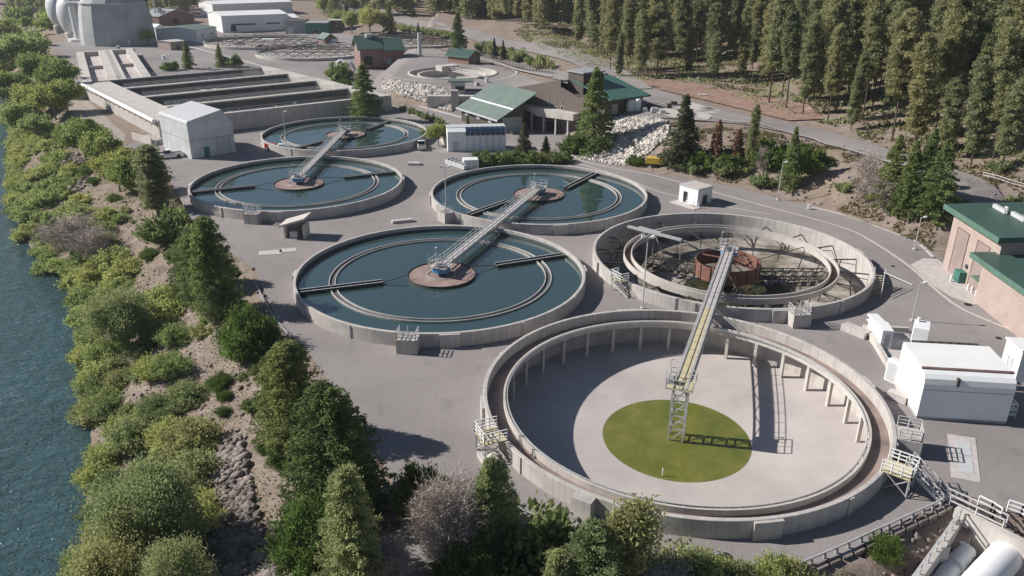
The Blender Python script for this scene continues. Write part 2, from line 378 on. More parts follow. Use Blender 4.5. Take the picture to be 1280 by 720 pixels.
# ------------------------------------------------------------------ mesh building
class MB:
    def __init__(s): s.v = []; s.f = []
    def add(s, v, f):
        o = len(s.v); s.v += [tuple(p) for p in v]; s.f += [tuple(i+o for i in q) for q in f]; return s
    def box(s, x0, x1, y0, y1, z0, z1):
        return s.add([(x0, y0, z0), (x1, y0, z0), (x1, y1, z0), (x0, y1, z0), (x0, y0, z1), (x1, y0, z1), (x1, y1, z1), (x0, y1, z1)],
                     [(0, 3, 2, 1), (4, 5, 6, 7), (0, 1, 5, 4), (1, 2, 6, 5), (2, 3, 7, 6), (3, 0, 4, 7)])
    def beam(s, a, b, w, h=None):
        h = w if h is None else h
        a = Vector(a); b = Vector(b); d = b-a
        if d.length < 1e-6: return s
        d.normalize(); up = Vector((0, 0, 1))
        if abs(d.z) > .95: up = Vector((1, 0, 0))
        sd = d.cross(up).normalized(); u = sd.cross(d)
        sd *= w/2; u *= h/2
        V = [a-sd-u, a+sd-u, a+sd+u, a-sd+u, b-sd-u, b+sd-u, b+sd+u, b-sd+u]
        return s.add(V, [(0, 3, 2, 1), (4, 5, 6, 7), (0, 1, 5, 4), (1, 2, 6, 5), (2, 3, 7, 6), (3, 0, 4, 7)][:] if False else [(0, 1, 2, 3), (7, 6, 5, 4), (4, 5, 1, 0), (5, 6, 2, 1), (6, 7, 3, 2), (7, 4, 0, 3)])
    def tube(s, pts, r, n=8, cap=True):
        pts = [Vector(p) for p in pts]; rr = r if isinstance(r, (list, tuple)) else [r]*len(pts)
        V = []; Fc = []
        for i, p in enumerate(pts):
            d = (pts[min(i+1, len(pts)-1)]-pts[max(i-1, 0)]).normalized()
            up = Vector((0, 0, 1)) if abs(d.z) < .9 else Vector((1, 0, 0))
            a = d.cross(up).normalized(); b = d.cross(a)
            for k in range(n):
                t = 2*math.pi*k/n; V.append(p+a*math.cos(t)*rr[i]+b*math.sin(t)*rr[i])
        for i in range(len(pts)-1):
            for k in range(n):
                Fc.append((i*n+k, i*n+(k+1) % n, (i+1)*n+(k+1) % n, (i+1)*n+k))
        if cap: Fc.append(tuple(range(n))[::-1]); Fc.append(tuple(range((len(pts)-1)*n, len(pts)*n)))
        return s.add(V, Fc)
    def lathe(s, prof, n=96, cx=0, cy=0, closed=True, a0=0, a1=2*math.pi):
        V = []; Fc = []; full = abs(a1-a0-2*math.pi) < 1e-6; m = len(prof); nn = n if full else n+1
        for k in range(nn):
            t = a0+(a1-a0)*k/n
            for (r, z) in prof: V.append((cx+r*math.cos(t), cy+r*math.sin(t), z))
        for k in range(n):
            k2 = (k+1) % nn
            for j in range(m if closed else m-1):
                j2 = (j+1) % m
                Fc.append((k*m+j, k2*m+j, k2*m+j2, k*m+j2))
        return s.add(V, Fc)
    def disc(s, r, z, n=64, cx=0, cy=0):
        return s.add([(cx+r*math.cos(2*math.pi*k/n), cy+r*math.sin(2*math.pi*k/n), z) for k in range(n)], [tuple(range(n))])
    def cyl(s, cx, cy, r, z0, z1, n=16):
        return s.tube([(cx, cy, z0), (cx, cy, z1)], r, n)
    def prism(s, poly, z0, z1):
        n = len(poly)
        return s.add([(x, y, z0) for x, y in poly]+[(x, y, z1) for x, y in poly],
                     [tuple(range(n))[::-1], tuple(range(n, 2*n))]+[(i, (i+1) % n, n+(i+1) % n, n+i) for i in range(n)])
    def hprism(s, prof, y0, y1):   # profile in x-z, extruded along y
        n = len(prof)
        return s.add([(x, y0, z) for x, z in prof]+[(x, y1, z) for x, z in prof],
                     [tuple(range(n)), tuple(range(n, 2*n))[::-1]]+[(i, n+i, n+(i+1) % n, (i+1) % n) for i in range(n)])
    def vprism(s, prof, x0, x1):   # profile in y-z, extruded along x
        n = len(prof)
        return s.add([(x0, y, z) for y, z in prof]+[(x1, y, z) for y, z in prof],
                     [tuple(range(n))[::-1], tuple(range(n, 2*n))]+[(i, (i+1) % n, n+(i+1) % n, n+i) for i in range(n)])
    def build(s, name, m, parent=None, smooth=False, bevel=0, mats=None):
        me = bpy.data.meshes.new(name); me.from_pydata(s.v, [], s.f); me.update()
        import bmesh
        bm = bmesh.new(); bm.from_mesh(me); bmesh.ops.recalc_face_normals(bm, faces=bm.faces); bm.to_mesh(me); bm.free()
        me.materials.append(m)
        if smooth:
            me.shade_smooth()
            try: me.set_sharp_from_angle(angle=R(35))
            except Exception: pass
        o = bpy.data.objects.new(name, me); col.objects.link(o)
        if parent is not None: o.parent = parent
        if bevel:
            bv = o.modifiers.new('bevel', 'BEVEL'); bv.width = bevel; bv.segments = 2; bv.limit_method = 'ANGLE'
        return o
def tag(o, label=None, cat=None, group=None, kind=None):
    if label: o['label'] = label
    if cat: o['category'] = cat
    if group: o['group'] = group
    if kind: o['kind'] = kind
    return o
def thing(name, label, cat, loc=(0, 0, 0), rz=0, group=None):
    o = bpy.data.objects.new(name, None); col.objects.link(o); o.location = loc; o.rotation_euler = (0, 0, rz)
    o.empty_display_size = .5
    return tag(o, label, cat, group)
def copy_tree(o, parent=None):
    c = o.copy(); col.objects.link(c); c.parent = parent
    for ch in list(o.children): copy_tree(ch, c)
    return c
def struct(name, mb, m, **k):
    return tag(mb.build(name, m, **k), kind='structure')
def rail(mb, pts, h=1.1, r=.035, step=1.6, rails=2, closed=False):
    pts = [Vector(p) for p in pts]
    if closed: pts.append(pts[0])
    for a, b in zip(pts[:-1], pts[1:]):
        L = (b-a).length; n = max(1, round(L/step))
        for k in range(rails):
            z = Vector((0, 0, h*(k+1)/rails)); mb.beam(a+z, b+z, r*2)
        for k in range(n+1):
            p = a.lerp(b, k/n); mb.beam(p, p+Vector((0, 0, h)), r*2)
    return mb

# ------------------------------------------------------------------ terrain mesh
def axis(lo, dlo, dhi, hi, step, grow=1.12):
    a = list(np.arange(dlo, dhi+1e-6, step)); s = step; x = dhi
    while x < hi: s *= grow; x += s; a.append(x)
    s = step; x = dlo
    while x > lo: s *= grow; x -= s; a.insert(0, x)
    return np.array(a)
def npmesh(name, V, Q, m, smooth=False):
    me = bpy.data.meshes.new(name); V = np.asarray(V, np.float32); Q = np.asarray(Q, np.int32); k = Q.shape[1]
    me.vertices.add(len(V)); me.vertices.foreach_set('co', V.ravel())
    me.loops.add(Q.size); me.loops.foreach_set('vertex_index', Q.ravel())
    me.polygons.add(len(Q)); me.polygons.foreach_set('loop_start', np.arange(len(Q), dtype=np.int32)*k)
    try: me.polygons.foreach_set('loop_total', np.full(len(Q), k, np.int32))
    except Exception: pass
    me.update(calc_edges=True); me.validate()
    me.materials.append(m)
    if smooth: me.shade_smooth()
    return me
ax = axis(-1300, -150, 130, 1300, 1.6); ay = axis(-55, 18, 290, 1600, 1.6)
GX, GY = np.meshgrid(ax, ay)
AP = [(-8.1, 20), (-8.1, 46), (-9.4, 55), (-12.5, 62), (-24.4, 83), (-29.5, 90), (-36.8, 106), (-54, 127.5), (-74, 165), (-92, 185), (-88, 196), (-130, 248),
      (-142, 262), (-190, 350), (-235, 410), (-180, 470), (-100, 470), (-60, 400), (-36, 330), (-40, 262), (-42, 250), (-36, 241), (-19, 233), (-9, 234), (5, 234), (13, 200), (19.2, 178), (22.0, 170), (29.5, 162.5),
      (36.5, 159), (46.5, 150.5), G(1015, 259), G(1050, 268), G(1085, 280), G(1115, 291), G(1145, 302), G(1160, 314), (65.5, 117), (66.5, 100), (70, 92), (80, 84), (90, 60), (90, 20), (51.2, 20), (51.2, 46.5), (39.4, 55.5),
      (37.2, 55.2), (30.2, 51.2), (26.0, 48.3), (21.7, 46.9), (9, 47.8), (4, 50.4), (-2.5, 53.2), (-5.3, 55.6), (-3.3, 45), (-3.3, 20)]
H0 = height(GX, GY)
inA = inside(GX, GY, AP); dA = poly_dist(GX, GY, AP, True)
H0 = np.where(inA & (dA > .5), np.minimum(H0, 1e9)-.12, H0)
Hh = holes(GX, GY, H0)
ny, nx = GX.shape
V = np.stack([GX.ravel(), GY.ravel(), Hh.ravel()], 1)
idx = np.arange(nx*ny).reshape(ny, nx)
Q = np.stack([idx[:-1, :-1], idx[:-1, 1:], idx[1:, 1:], idx[1:, :-1]], -1).reshape(-1, 4)
o = bpy.data.objects.new('ground', npmesh('ground', V, Q, M['ground'], True)); col.objects.link(o); tag(o, kind='structure')

def sheet(name, poly, m, off=.0, holes_=(), step=6., hf=None, kind='structure', link=True):
    hf = hf or height
    P = [Vector((x, y)) for x, y in poly]; edges = []
    def dens(L):
        out = []
        for i in range(len(L)):
            a, b = L[i], L[(i+1) % len(L)]; d = (b-a).length; n = max(1, int(d/step))
            for k in range(n): out.append(a.lerp(b, k/n))
        return out
    pts = dens(P); n = len(pts); edges = [(i, (i+1) % n) for i in range(n)]
    for c in holes_:
        o0 = len(pts); k = len(c); pts += [Vector(q) for q in c]; edges += [(o0+i, o0+(i+1) % k) for i in range(k)]
    pa = np.array([(p.x, p.y) for p in pts]); x0, y0 = pa.min(0); x1, y1 = pa.max(0)
    gx, gy = np.meshgrid(np.arange(x0, x1, step), np.arange(y0, y1, step)); gx = gx.ravel(); gy = gy.ravel()
    ok = inside(gx, gy, poly) & (poly_dist(gx, gy, poly, True) > step*.35)
    for c in holes_: ok &= ~(inside(gx, gy, c) | (poly_dist(gx, gy, c, True) < step*.35))
    pts += [Vector((a, b)) for a, b in zip(gx[ok], gy[ok])]
    r = delaunay_2d_cdt(pts, edges, [], 0, 1e-5)
    vs = np.array([(p.x, p.y) for p in r[0]]); tris = np.array([t for t in r[2] if len(t) == 3])
    cx = vs[tris].mean(1); ok = inside(cx[:, 0], cx[:, 1], poly)
    for c in holes_: ok &= ~inside(cx[:, 0], cx[:, 1], c)
    tris = tris[ok]
    a = vs[tris]; cr = (a[:, 1, 0]-a[:, 0, 0])*(a[:, 2, 1]-a[:, 0, 1])-(a[:, 1, 1]-a[:, 0, 1])*(a[:, 2, 0]-a[:, 0, 0])
    tris[cr < 0] = tris[cr < 0][:, ::-1]
    z = hf(vs[:, 0], vs[:, 1])+off
    me = npmesh(name, np.column_stack([vs, z]), tris, m, True)
    o = bpy.data.objects.new(name, me)
    if link: col.objects.link(o)
    if kind: tag(o, kind=kind)
    return o
def circ(c, r, n=96): return [(c[0]+r*math.cos(2*math.pi*k/n), c[1]+r*math.sin(2*math.pi*k/n)) for k in range(n)]
flat = lambda X, Y: np.zeros(np.shape(X))
sheet('asphalt_yard', AP, M['asphalt'], .02, [circ(c, 19.85) for c in TC.values()], 5.)
def resample(pts, step):
    pts = [np.array(p, float) for p in pts]
    # catmull-rom
    out = []
    for i in range(len(pts)-1):
        p0 = pts[max(i-1, 0)]; p1 = pts[i]; p2 = pts[i+1]; p3 = pts[min(i+2, len(pts)-1)]
        n = max(2, int(np.linalg.norm(p2-p1)/step))
        for k in range(n):
            t = k/n; out.append(.5*((2*p1)+(-p0+p2)*t+(2*p0-5*p1+4*p2-p3)*t*t+(-p0+3*p1-3*p2+p3)*t**3))
    out.append(pts[-1]); return np.array(out)
def ribbon(name, pts, w, m, off, hf=None, cross=1, thick=0, step=2.):
    hf = hf or height
    c = resample(pts, step); d = np.gradient(c, axis=0); d /= np.linalg.norm(d, axis=1)[:, None]+1e-9
    nrm = np.column_stack([-d[:, 1], d[:, 0]])
    rows = [c+nrm*w*(k/cross-.5) for k in range(cross+1)]
    V = []; n = len(c)
    zs = np.max([hf(r[:, 0], r[:, 1]) for r in rows], axis=0) if cross < 2 else None
    for r in rows:
        z = (zs if zs is not None else hf(r[:, 0], r[:, 1]))+off
        V.append(np.column_stack([r, z]))
    Q = []
    m_ = len(rows)
    for k in range(m_-1):
        for i in range(n-1): Q.append((k*n+i, k*n+i+1, (k+1)*n+i+1, (k+1)*n+i))
    V = np.vstack(V)
    if thick:
        b = len(V); V2 = V.copy(); V2[:, 2] -= thick; V = np.vstack([V, V2])
        for i in range(n-1):
            Q.append((i, i+1, b+i+1, b+i)); k = (m_-1)*n; Q.append((k+i+1, k+i, b+k+i, b+k+i+1))
    mb = MB(); mb.add(V.tolist(), Q)
    o = mb.build(name, m); tag(o, kind='structure'); return o

# river
mb = MB(); mb.add([(-1500, -100, -9.15), (60, -100, -9.15), (-150, 800, -9.15), (-1500, 1600, -9.15)], [(0, 1, 2, 3)])
struct('river_water', mb, M['river'])

# ------------------------------------------------------------------ clarifier tanks
def local(c, p): return (p[0]-c[0], p[1]-c[1])
def platform_box(t, ang, w=2.4, d=1.9, label=None):
    """concrete pedestal with a railed top just outside the wall, facing direction ang"""
    ca, sa = math.cos(ang), math.sin(ang)
    def q(r, s, z): return (r*ca-s*sa, r*sa+s*ca, z)
    mb = MB(); r0, r1 = 20.003, 20+d
    V = [q(r0, -w/2, 0), q(r1, -w/2, 0), q(r1, w/2, 0), q(r0, w/2, 0), q(r0, -w/2, 1.75), q(r1, -w/2, 1.75), q(r1, w/2, 1.75), q(r0, w/2, 1.75)]
    mb.add(V, [(0, 3, 2, 1), (4, 5, 6, 7), (0, 1, 5, 4), (1, 2, 6, 5), (2, 3, 7, 6), (3, 0, 4, 7)])
    b = mb.build('valve_box', M['concrete'], t)
    rl = MB(); i = .1
    rail(rl, [q(r0+.1, -w/2+i, 1.75), q(r1-i, -w/2+i, 1.75), q(r1-i, w/2-i, 1.75), q(r0+.1, w/2-i, 1.75)], 1.05, .035, .8, 3)
    rl.tube([q(r0+.8, 0, 1.75), q(r0+.8, 0, 3.1)], .05, 6)
    rl.build('railing', M['rail'], b)
def stairs(t, c, p_top, p_bot, w, z1, m_tread='grating'):
    a = Vector((*local(c, p_top), z1)); b = Vector((*local(c, p_bot), 0.05)); d = b-a; L = Vector((d.x, d.y, 0)).normalized(); s = Vector((-L.y, L.x, 0))*w/2
    mb = MB(); n = 10
    for k in range(n):
        p = a.lerp(b, (k+.5)/n); mb.beam(p-s, p+s, .28, .05)
    st = mb.build('stair', M[m_tread], t)
    m2 = MB()
    for sg in (-1, 1):
        m2.beam(a+s*sg, b+s*sg, .06, .28)
        h = Vector((0, 0, 1.0)); hh = Vector((0, 0, .5))
        m2.beam(a+s*sg+h, b+s*sg+h, .07); m2.beam(a+s*sg+hh, b+s*sg+hh, .06)
        for k in range(5):
            p = a.lerp(b, k/4)+s*sg; m2.beam(p, p+h, .06)
    m2.build('stair_railing', M['rail'], st)
def scum_beam(t, c, pa, pb, z=1.15, w=.9):
    A = Vector((*local(c, G(*pa, z)), z)); B = Vector((*local(c, G(*pb, z)), z)); d = (B-A).normalized(); s = Vector((-d.y, d.x, 0))*w/2
    mb = MB()
    mb.beam(A+s, B+s, .14, .45); mb.beam(A-s, B-s, .14, .45)
    n = max(2, int((B-A).length/2.2))
    for k in range(n+1):
        p = A.lerp(B, k/n); mb.beam(p-s, p+s, .14, .3)
    mb.build('scum_trough', M['darksteel'], t)
    m2 = MB(); up = Vector((0, 0, .26))
    m2.beam(A+s+up, B+s+up, .16, .05); m2.beam(A-s+up, B-s+up, .16, .05); m2.build('trough_edge', M['galv'], t)
    e = A if A.length < B.length else B
    m3 = MB(); m3.beam(e, e.normalized()*4.7+Vector((0, 0, z-.0)), .12, .1); m3.build('skimmer_arm', M['darksteel'], t)

def tank(key, label, kind):
    c = TC[key]; t = thing('clarifier_tank', label, 'water tank', (c[0], c[1], 0), 0, 'round treatment tanks')
    zr = 1.8; zb = -4.2 if kind != 'wet' else -1.2
    mb = MB(); mb.lathe([(20, zb), (20, zr-.04), (19.96, zr), (19.62, zr), (19.58, zr-.04), (19.58, zb)], 160)
    mb.build('wall', M['concrete'], t, smooth=True)
    rr = random.Random(len(key)*7)
    for k in range(12):
        pl = MB(); a = k*math.pi/6+rr.random()*.1
        w = .5/20 if k % 3 else 2.4/20; r1 = 20.12 if k % 3 else 20.3
        pl.lathe([(20.003, 0), (r1, 0), (r1, zr-.06), (20.003, zr-.06)], 6, a0=a, a1=a+w)
        for aa in (a, a+w):
            ca, sa = math.cos(aa), math.sin(aa)
            pl.add([(20.003*ca, 20.003*sa, 0), (r1*ca, r1*sa, 0), (r1*ca, r1*sa, zr-.06), (20.003*ca, 20.003*sa, zr-.06)], [(0, 1, 2, 3)])
        pl.build('pilaster_strip', M['concrete'], t)
    if kind == 'wet':
        w = MB(); w.disc(19.58, .95, 128); wo = w.build('tank_water', M['water']); wo.location = (c[0], c[1], 0); tag(wo, kind='structure')
        l = MB(); l.lathe([(15.35, .6), (15.35, 1.16), (15.24, 1.16), (15.24, .8), (14.56, .8), (14.56, 1.16), (14.45, 1.16), (14.45, .6)], 128)
        l.build('launder_trough', M['concrete'], t, smooth=True)
        l = MB(); l.disc(15.27, .995, 128); 
        f = MB(); f.lathe([(15.235, .958), (14.565, .958)], 128, closed=False); f.build('trough_bed', M['stain_and_shade'], t)
        sr = MB(); sr.lathe([(19.578, .9), (19.578, 1.28), (19.55, 1.28), (19.55, .9)], 128); sr.build('waterline_stain', M['stain_and_shade'], t, smooth=True)
        wl = MB(); wl.lathe([(4.75, .5), (4.75, 1.28), (4.68, 1.28), (4.68, .5)], 64); w_ = wl.build('centre_well', M['darksteel'], t, smooth=True)
        s = MB(); s.disc(4.68, 1.13, 64); s.build('scum_surface', M['scum'], t)
        s = MB(); s.lathe([(2.0, 1.13), (2.0, 1.22), (1.9, 1.22), (1.9, 1.13)], 32); s.build('inner_ring', M['galv'], w_)
    return t, c

T = {}
T['front'] = tank('front', 'empty round concrete tank nearest the viewer with a green puddle on its floor', 'empty')
T['dry'] = tank('dry', 'drained round tank with a rusty red centre drum, beside the curved road', 'dry')
T['midleft'] = tank('midleft', 'large round tank full of dark teal water left of the empty front tank', 'wet')
T['upleft'] = tank('upleft', 'round blue water tank in front of the tall white shed on the left', 'wet')
T['upmid'] = tank('upmid', 'round water tank with brown tree reflections behind the hedge, middle of the yard', 'wet')
T['far'] = tank('far', 'farthest of the four water filled round tanks, below the long basin wall', 'wet')

# wet tank fittings
for key, beams in dict(midleft=[((371, 366), (478, 353)), ((620, 332), (704, 319))],
                       upleft=[((239, 241), (318, 233)), ((430, 222), (497, 215))],
                       upmid=[((586, 269), (634, 252)), ((707, 236), (744, 217))],
                       far=[((370, 186), (402, 177)), ((459, 162), (486, 152))]).items():
    t, c = T[key]
    for a, b in beams: scum_beam(t, c, a, b)
for key, px in dict(midleft=(510, 430), upleft=(319, 270), upmid=(558, 270)).items():
    t, c = T[key]; g = G(*px, .9); platform_box(t, math.atan2(g[1]-c[1], g[0]-c[0]))
# small concrete riser on the rim between tanks
# ---- empty front tank
t, c = T['front']
mb = MB(); mb.lathe([(19.57, -4.2), (19.57, -2.5), (7.0, -3.86), (3, -4.05), (0.01, -4.1), (0.01, -4.3)], 128); mb.build('floor', M['floor'], t, smooth=True)
w = MB(); w.disc(7.6, -3.785, 96); wo = w.build('puddle', M['algae'], t); wo['label'] = 'bright green algae puddle'
mb = MB(); mb.lathe([(19.575, .35), (17.75, .35), (17.75, 1.2), (17.95, 1.2), (17.95, .55), (19.575, .55)], 160); mb.build('launder_trough', M['concrete_pale'], t, smooth=True)
mb = MB(); mb.lathe([(19.55, .555), (17.97, .555), (17.97, .59), (19.55, .59)], 128); mb.build('trough_bed', M['trough_silt'], t)
mb = MB(); mb.lathe([(17.6, 1.0), (17.6, 1.25), (17.52, 1.25), (17.52, 1.0)], 128)
for k in range(72):
    a = 2*math.pi*k/72; mb.beam((17.55*math.cos(a), 17.55*math.sin(a), 1.1), (17.8*math.cos(a), 17.8*math.sin(a), 1.1), .08)
mb.build('weir_plate', M['galv'], t, smooth=True)
for k in range(32):
    a = 2*math.pi*(k+.37)/32; r = 17.9
    mb = MB(); z0 = -2.5-(19.57-r)*.108; h = .16
    mb.box(-.17, .17, -.17, .17, z0-.05, .352)
    o = mb.build('column', M['concrete_pale'], t); o.location = (r*math.cos(a), r*math.sin(a), 0); o.rotation_euler = (0, 0, a)
# small white marker stake
mb = MB(); mb.tube([(0, 0, -3.75), (0, 0, -2.9)], .05, 6); o = mb.build('marker_stake', M['white'], t); g = G(828, 594, -3.7); o.location = (*local(c, g), 0)
# stainless access platforms: left one and right one
def access_platform(t, c, px, w, d, label=None, deckz=1.9, deck='grating'):
    g = G(*px, deckz); ang = math.atan2(g[1]-c[1], g[0]-c[0]); ca, sa = math.cos(ang), math.sin(ang)
    def q(r, s, z): return (r*ca-s*sa, r*sa+s*ca, z)
    mb = MB(); r0, r1 = 19.7, 20+d
    V = [q(r0, -w/2, deckz), q(r1, -w/2, deckz), q(r1, w/2, deckz), q(r0, w/2, deckz)]
    V += [(x, y, z-.1) for x, y, z in V]
    mb.add(V, [(0, 1, 2, 3), (7, 6, 5, 4), (0, 4, 5, 1), (1, 5, 6, 2), (2, 6, 7, 3), (3, 7, 4, 0)])
    dk = mb.build('access_platform', M[deck], t)
    m2 = MB(); rail(m2, [q(r0, -w/2, deckz), q(r1, -w/2, deckz), q(r1, w/2, deckz), q(r0, w/2, deckz)], 1.1, .04, .8, 3); m2.build('railing', M['white'], dk)
    m3 = MB()
    for s in (-w/2+.1, w/2-.1):
        m3.beam(q(r1-.1, s, 0), q(r1-.1, s, deckz), .12); m3.beam(q(20.1, s, 0.2), q(r1-.1, s, deckz-.1), .08); m3.beam(q(r1-.1, s, .2), q(20.1, s, deckz-.1), .08)
    m3.beam(q(r1-.1, -w/2+.1, .1), q(r1-.1, w/2-.1, deckz), .08); m3.beam(q(r1-.1, w/2-.1, .1), q(r1-.1, -w/2+.1, deckz), .08)
    m3.build('support_frame', M['galv'], dk)
    return ang, q
access_platform(t, c, (612, 545), 2.4, 1.9)
access_platform(t, c, (1122, 586), 2.2, 2.1)
platform_box(t, math.atan2(G(1130, 553, 1)[1]-c[1], G(1130, 553, 1)[0]-c[0])+.02, 2.6, 2.1)
stairs(t, c, G(1136, 580, 1.8), G(1181, 628, 0), 1.1, 1.8, 'grey_deck')
# slab steps beside the left platform
mb = MB()
g0 = local(c, G(612, 578)); mb.prism([(g0[0]-1.2, g0[1]+1.0), (g0[0]-.2, g0[1]-1.6), (g0[0]+1.2, g0[1]-1.0), (g0[0]+.4, g0[1]+1.2)], 0, .45); mb.build('concrete_step', M['concrete_pale'], t)
# thick wall section at the lower front (inlet chamber)
for (pa, pb, th) in (((738, 640), (690, 628), .75),):
    a0 = math.atan2(*(lambda q: (q[1]-c[1], q[0]-c[0]))(G(712, 622, 1.8))); a1 = math.atan2(*(lambda q: (q[1]-c[1], q[0]-c[0]))(G(737, 632, 1.8)))
    mb = MB(); mb.lathe([(20.001, 0), (21.0, 0), (21.0, 1.78), (20.001, 1.78)], 8, a0=min(a0, a1), a1=max(a0, a1))
    for aa in (a0, a1):
        ca, sa = math.cos(aa), math.sin(aa); mb.add([(20*ca, 20*sa, 0), (21*ca, 21*sa, 0), (21*ca, 21*sa, 1.78), (20*ca, 20*sa, 1.78)], [(0, 1, 2, 3)])
    mb.build('wall_buttress', M['concrete'], t)

# ---- drained tank
t, c = T['dry']
mb = MB(); mb.lathe([(19.57, -4.2), (19.57, -2.2), (6, -3.2), (0.01, -3.5), (0.01, -4)], 128); mb.build('floor', M['floor_sludgy'], t, smooth=True)
w = MB(); w.disc(19.5, 0, 8)
pd = MB(); P_ = [G(*q, -2.75) for q in [(858, 352), (880, 345), (905, 342), (950, 350), (985, 358), (990, 368), (960, 380), (900, 384), (862, 375), (845, 366)]]
pd.prism([local(c, q) for q in P_], -2.95, -2.72); o = pd.build('sludge_puddle', M['sludgewater'], t); o['label'] = 'murky green puddle of leftover sludge'
P_ = [G(*q, -2.1) for q in [(900, 376), (960, 378), (1000, 376), (1003, 385), (960, 392), (900, 390)]]
mb = MB(); mb.lathe([(15.4, .35), (15.4, 1.2), (15.25, 1.2), (15.25, .5), (14.3, .5), (14.3, 1.2), (14.15, 1.2), (14.15, .35)], 128); mb.build('launder_trough', M['concrete_pale'], t, smooth=True)
mb = MB(); mb.lathe([(15.24, .505), (14.31, .505), (14.31, .56), (15.24, .56)], 128); mb.build('trough_bed', M['rustbrown'], t)
for k in range(20):
    a = 2*math.pi*(k+.2)/20; ca, sa = math.cos(a), math.sin(a); b_ = a+.06; cb, sb = math.cos(b_), math.sin(b_)
    mb = MB(); mb.beam((19.5*ca, 19.5*sa, .55), (15.5*ca, 15.5*sa, .55), .16); mb.beam((19.5*ca, 19.5*sa, -.3), (15.5*ca, 15.5*sa, .4), .09)
    mb.beam((17.2*ca, 17.2*sa, .55), (17.6*cb, 17.6*sb, -2.2), .13); mb.beam((14.1*ca, 14.1*sa, .4), (13.4*ca, 13.4*sa, -2.6), .12)
    mb.build('trough_bracket', M['darksteel'], t)
dr = MB(); dr.lathe([(4.7, -1.5), (4.7, .75), (4.62, .75), (4.62, -1.5)], 64); d_ = dr.build('centre_drum', M['rust'], t, smooth=True); d_['label'] = 'rusty red open drum'
mb = MB()
for k in range(16):
    a = 2*math.pi*k/16; mb.beam((4.75*math.cos(a), 4.75*math.sin(a), -1.5), (4.75*math.cos(a), 4.75*math.sin(a), .75), .14, .1)
for k in range(4):
    a = math.pi/4+k*math.pi/2; mb.beam((4.6*math.cos(a), 4.6*math.sin(a), .5), (.6*math.cos(a), .6*math.sin(a), .9), .15)
mb.build('drum_rib', M['rust'], d_)
mb = MB(); mb.tube([(0, 0, -3.6), (0, 0, 2.3)], .6, 16); mb.build('centre_column', M['darksteel'], t)
def truss(mb, A, B, w, h, n, r=.08):
    A = Vector(A); B = Vector(B); d = (B-A).normalized(); s = Vector((-d.y, d.x, 0)).normalized()*w/2; u = Vector((0, 0, h))
    ch = [(s, 0), (-s, 0), (s, 1), (-s, 1)]
    for sd, k in ch: mb.beam(A+sd+u*k, B+sd+u*k, r*1.3)
    for k in range(n):
        a = A.lerp(B, k/n); b = A.lerp(B, (k+1)/n)
        for sd in (s, -s): mb.beam(a+sd, b+sd+u, r); mb.beam(a+sd, a+sd+u, r)
        mb.beam(a+s, b-s, r); mb.beam(a-s, a+s, r)
def arm(A, px_tip, z0, z1, n):
    g = local(c, G(*px_tip, z1)); mb = MB(); truss(mb, (g[0]*.28, g[1]*.28, z0), (g[0], g[1], z1), 1.3, 1.3, n, .09)
    d = Vector((g[0], g[1], 0)).normalized(); s = Vector((-d.y, d.x, 0))
    for k in range(7):
        p = Vector((g[0], g[1], 0))*(.35+.1*k); mb.beam(p+s*.9+Vector((0, 0, z1-.35))+d*.4, p-s*.9+Vector((0, 0, z1-.35))-d*.4, .06, .5)
    mb.build('rake_arm', M['darksteel'], t)
arm(0, (806, 330), -1.9, -1.7, 7); arm(0, (1030, 348), -2.0, -1.9, 7); arm(0, (930, 376), -2.6, -2.4, 5)
# raised scum box lying across the trough, upper left
A = Vector((*local(c, G(785, 283, 1.5)), 1.5)); B = Vector((*local(c, G(852, 300, 1.5)), 1.5))
mb = MB(); mb.beam(A, B, .5, .35); d = (B-A).normalized(); s = Vector((-d.y, d.x, 0))
mb.beam(A+s*1.0+d*1.5, A+s*1.0+d*5.5-Vector((0, 0, .1)), .6, .2)
mb.beam(A.lerp(B, .5), A.lerp(B, .5)-Vector((0, 0, 4)), .12); mb.beam(B, B-Vector((0, 0, 4.2)), .12); mb.beam(A.lerp(B, .5), A.lerp(B, .75)-Vector((0, 0, 4)), .1)
mb.beam(A.lerp(B, .98), Vector((3.5, 2, .3)), .1)
mb.build('skimmer_beam', M['galv'], t)
for a_ in (.3, 1.7, 3.0, 4.5):
    mb = MB(); ca, sa = math.cos(a_), math.sin(a_); mb.beam((4.7*ca, 4.7*sa, .2), (14.1*math.cos(a_+.1), 14.1*math.sin(a_+.1), .9), .1); mb.build('tie_rod', M['darksteel'], t)
# piles of debris in the drained tank
mb = MB()
for k in range(260):
    px = 830+rng.random()*165; py = 338+rng.random()*46
    g = local(c, G(px, py, -2.7))
    if 5.0 < math.hypot(*g) < 13.6:
        a = rng.random()*6.3; L = .3+rng.random()*1.6; mb.beam((g[0], g[1], -2.75+rng.random()*.2), (g[0]+L*math.cos(a), g[1]+L*math.sin(a), -2.6+rng.random()*.35), .12, .1)
o = mb.build('sludge_debris', M['darksteel'], t); o['kind'] = 'stuff'
g = G(995, 395, .9); platform_box(t, math.atan2(g[1]-c[1], g[0]-c[0]))
ang, q = access_platform(t, c, (776, 348), 2.2, .9)
stairs(t, c, (c[0]+q(20.9, 0, 0)[0]-.3, c[1]+q(20.9, 0, 0)[1]), G(787, 371), 1.3, 1.9)
stairs(t, c, G(1099, 343, 1.8), G(1094, 372), 1.3, 1.8)
mb = MB(); g = local(c, G(1104, 345)); mb.beam((g[0], g[1], .6), (g[0]+2.5, g[1]-3.6, 0.15), .08); mb.build('handrail', M['white'], t)

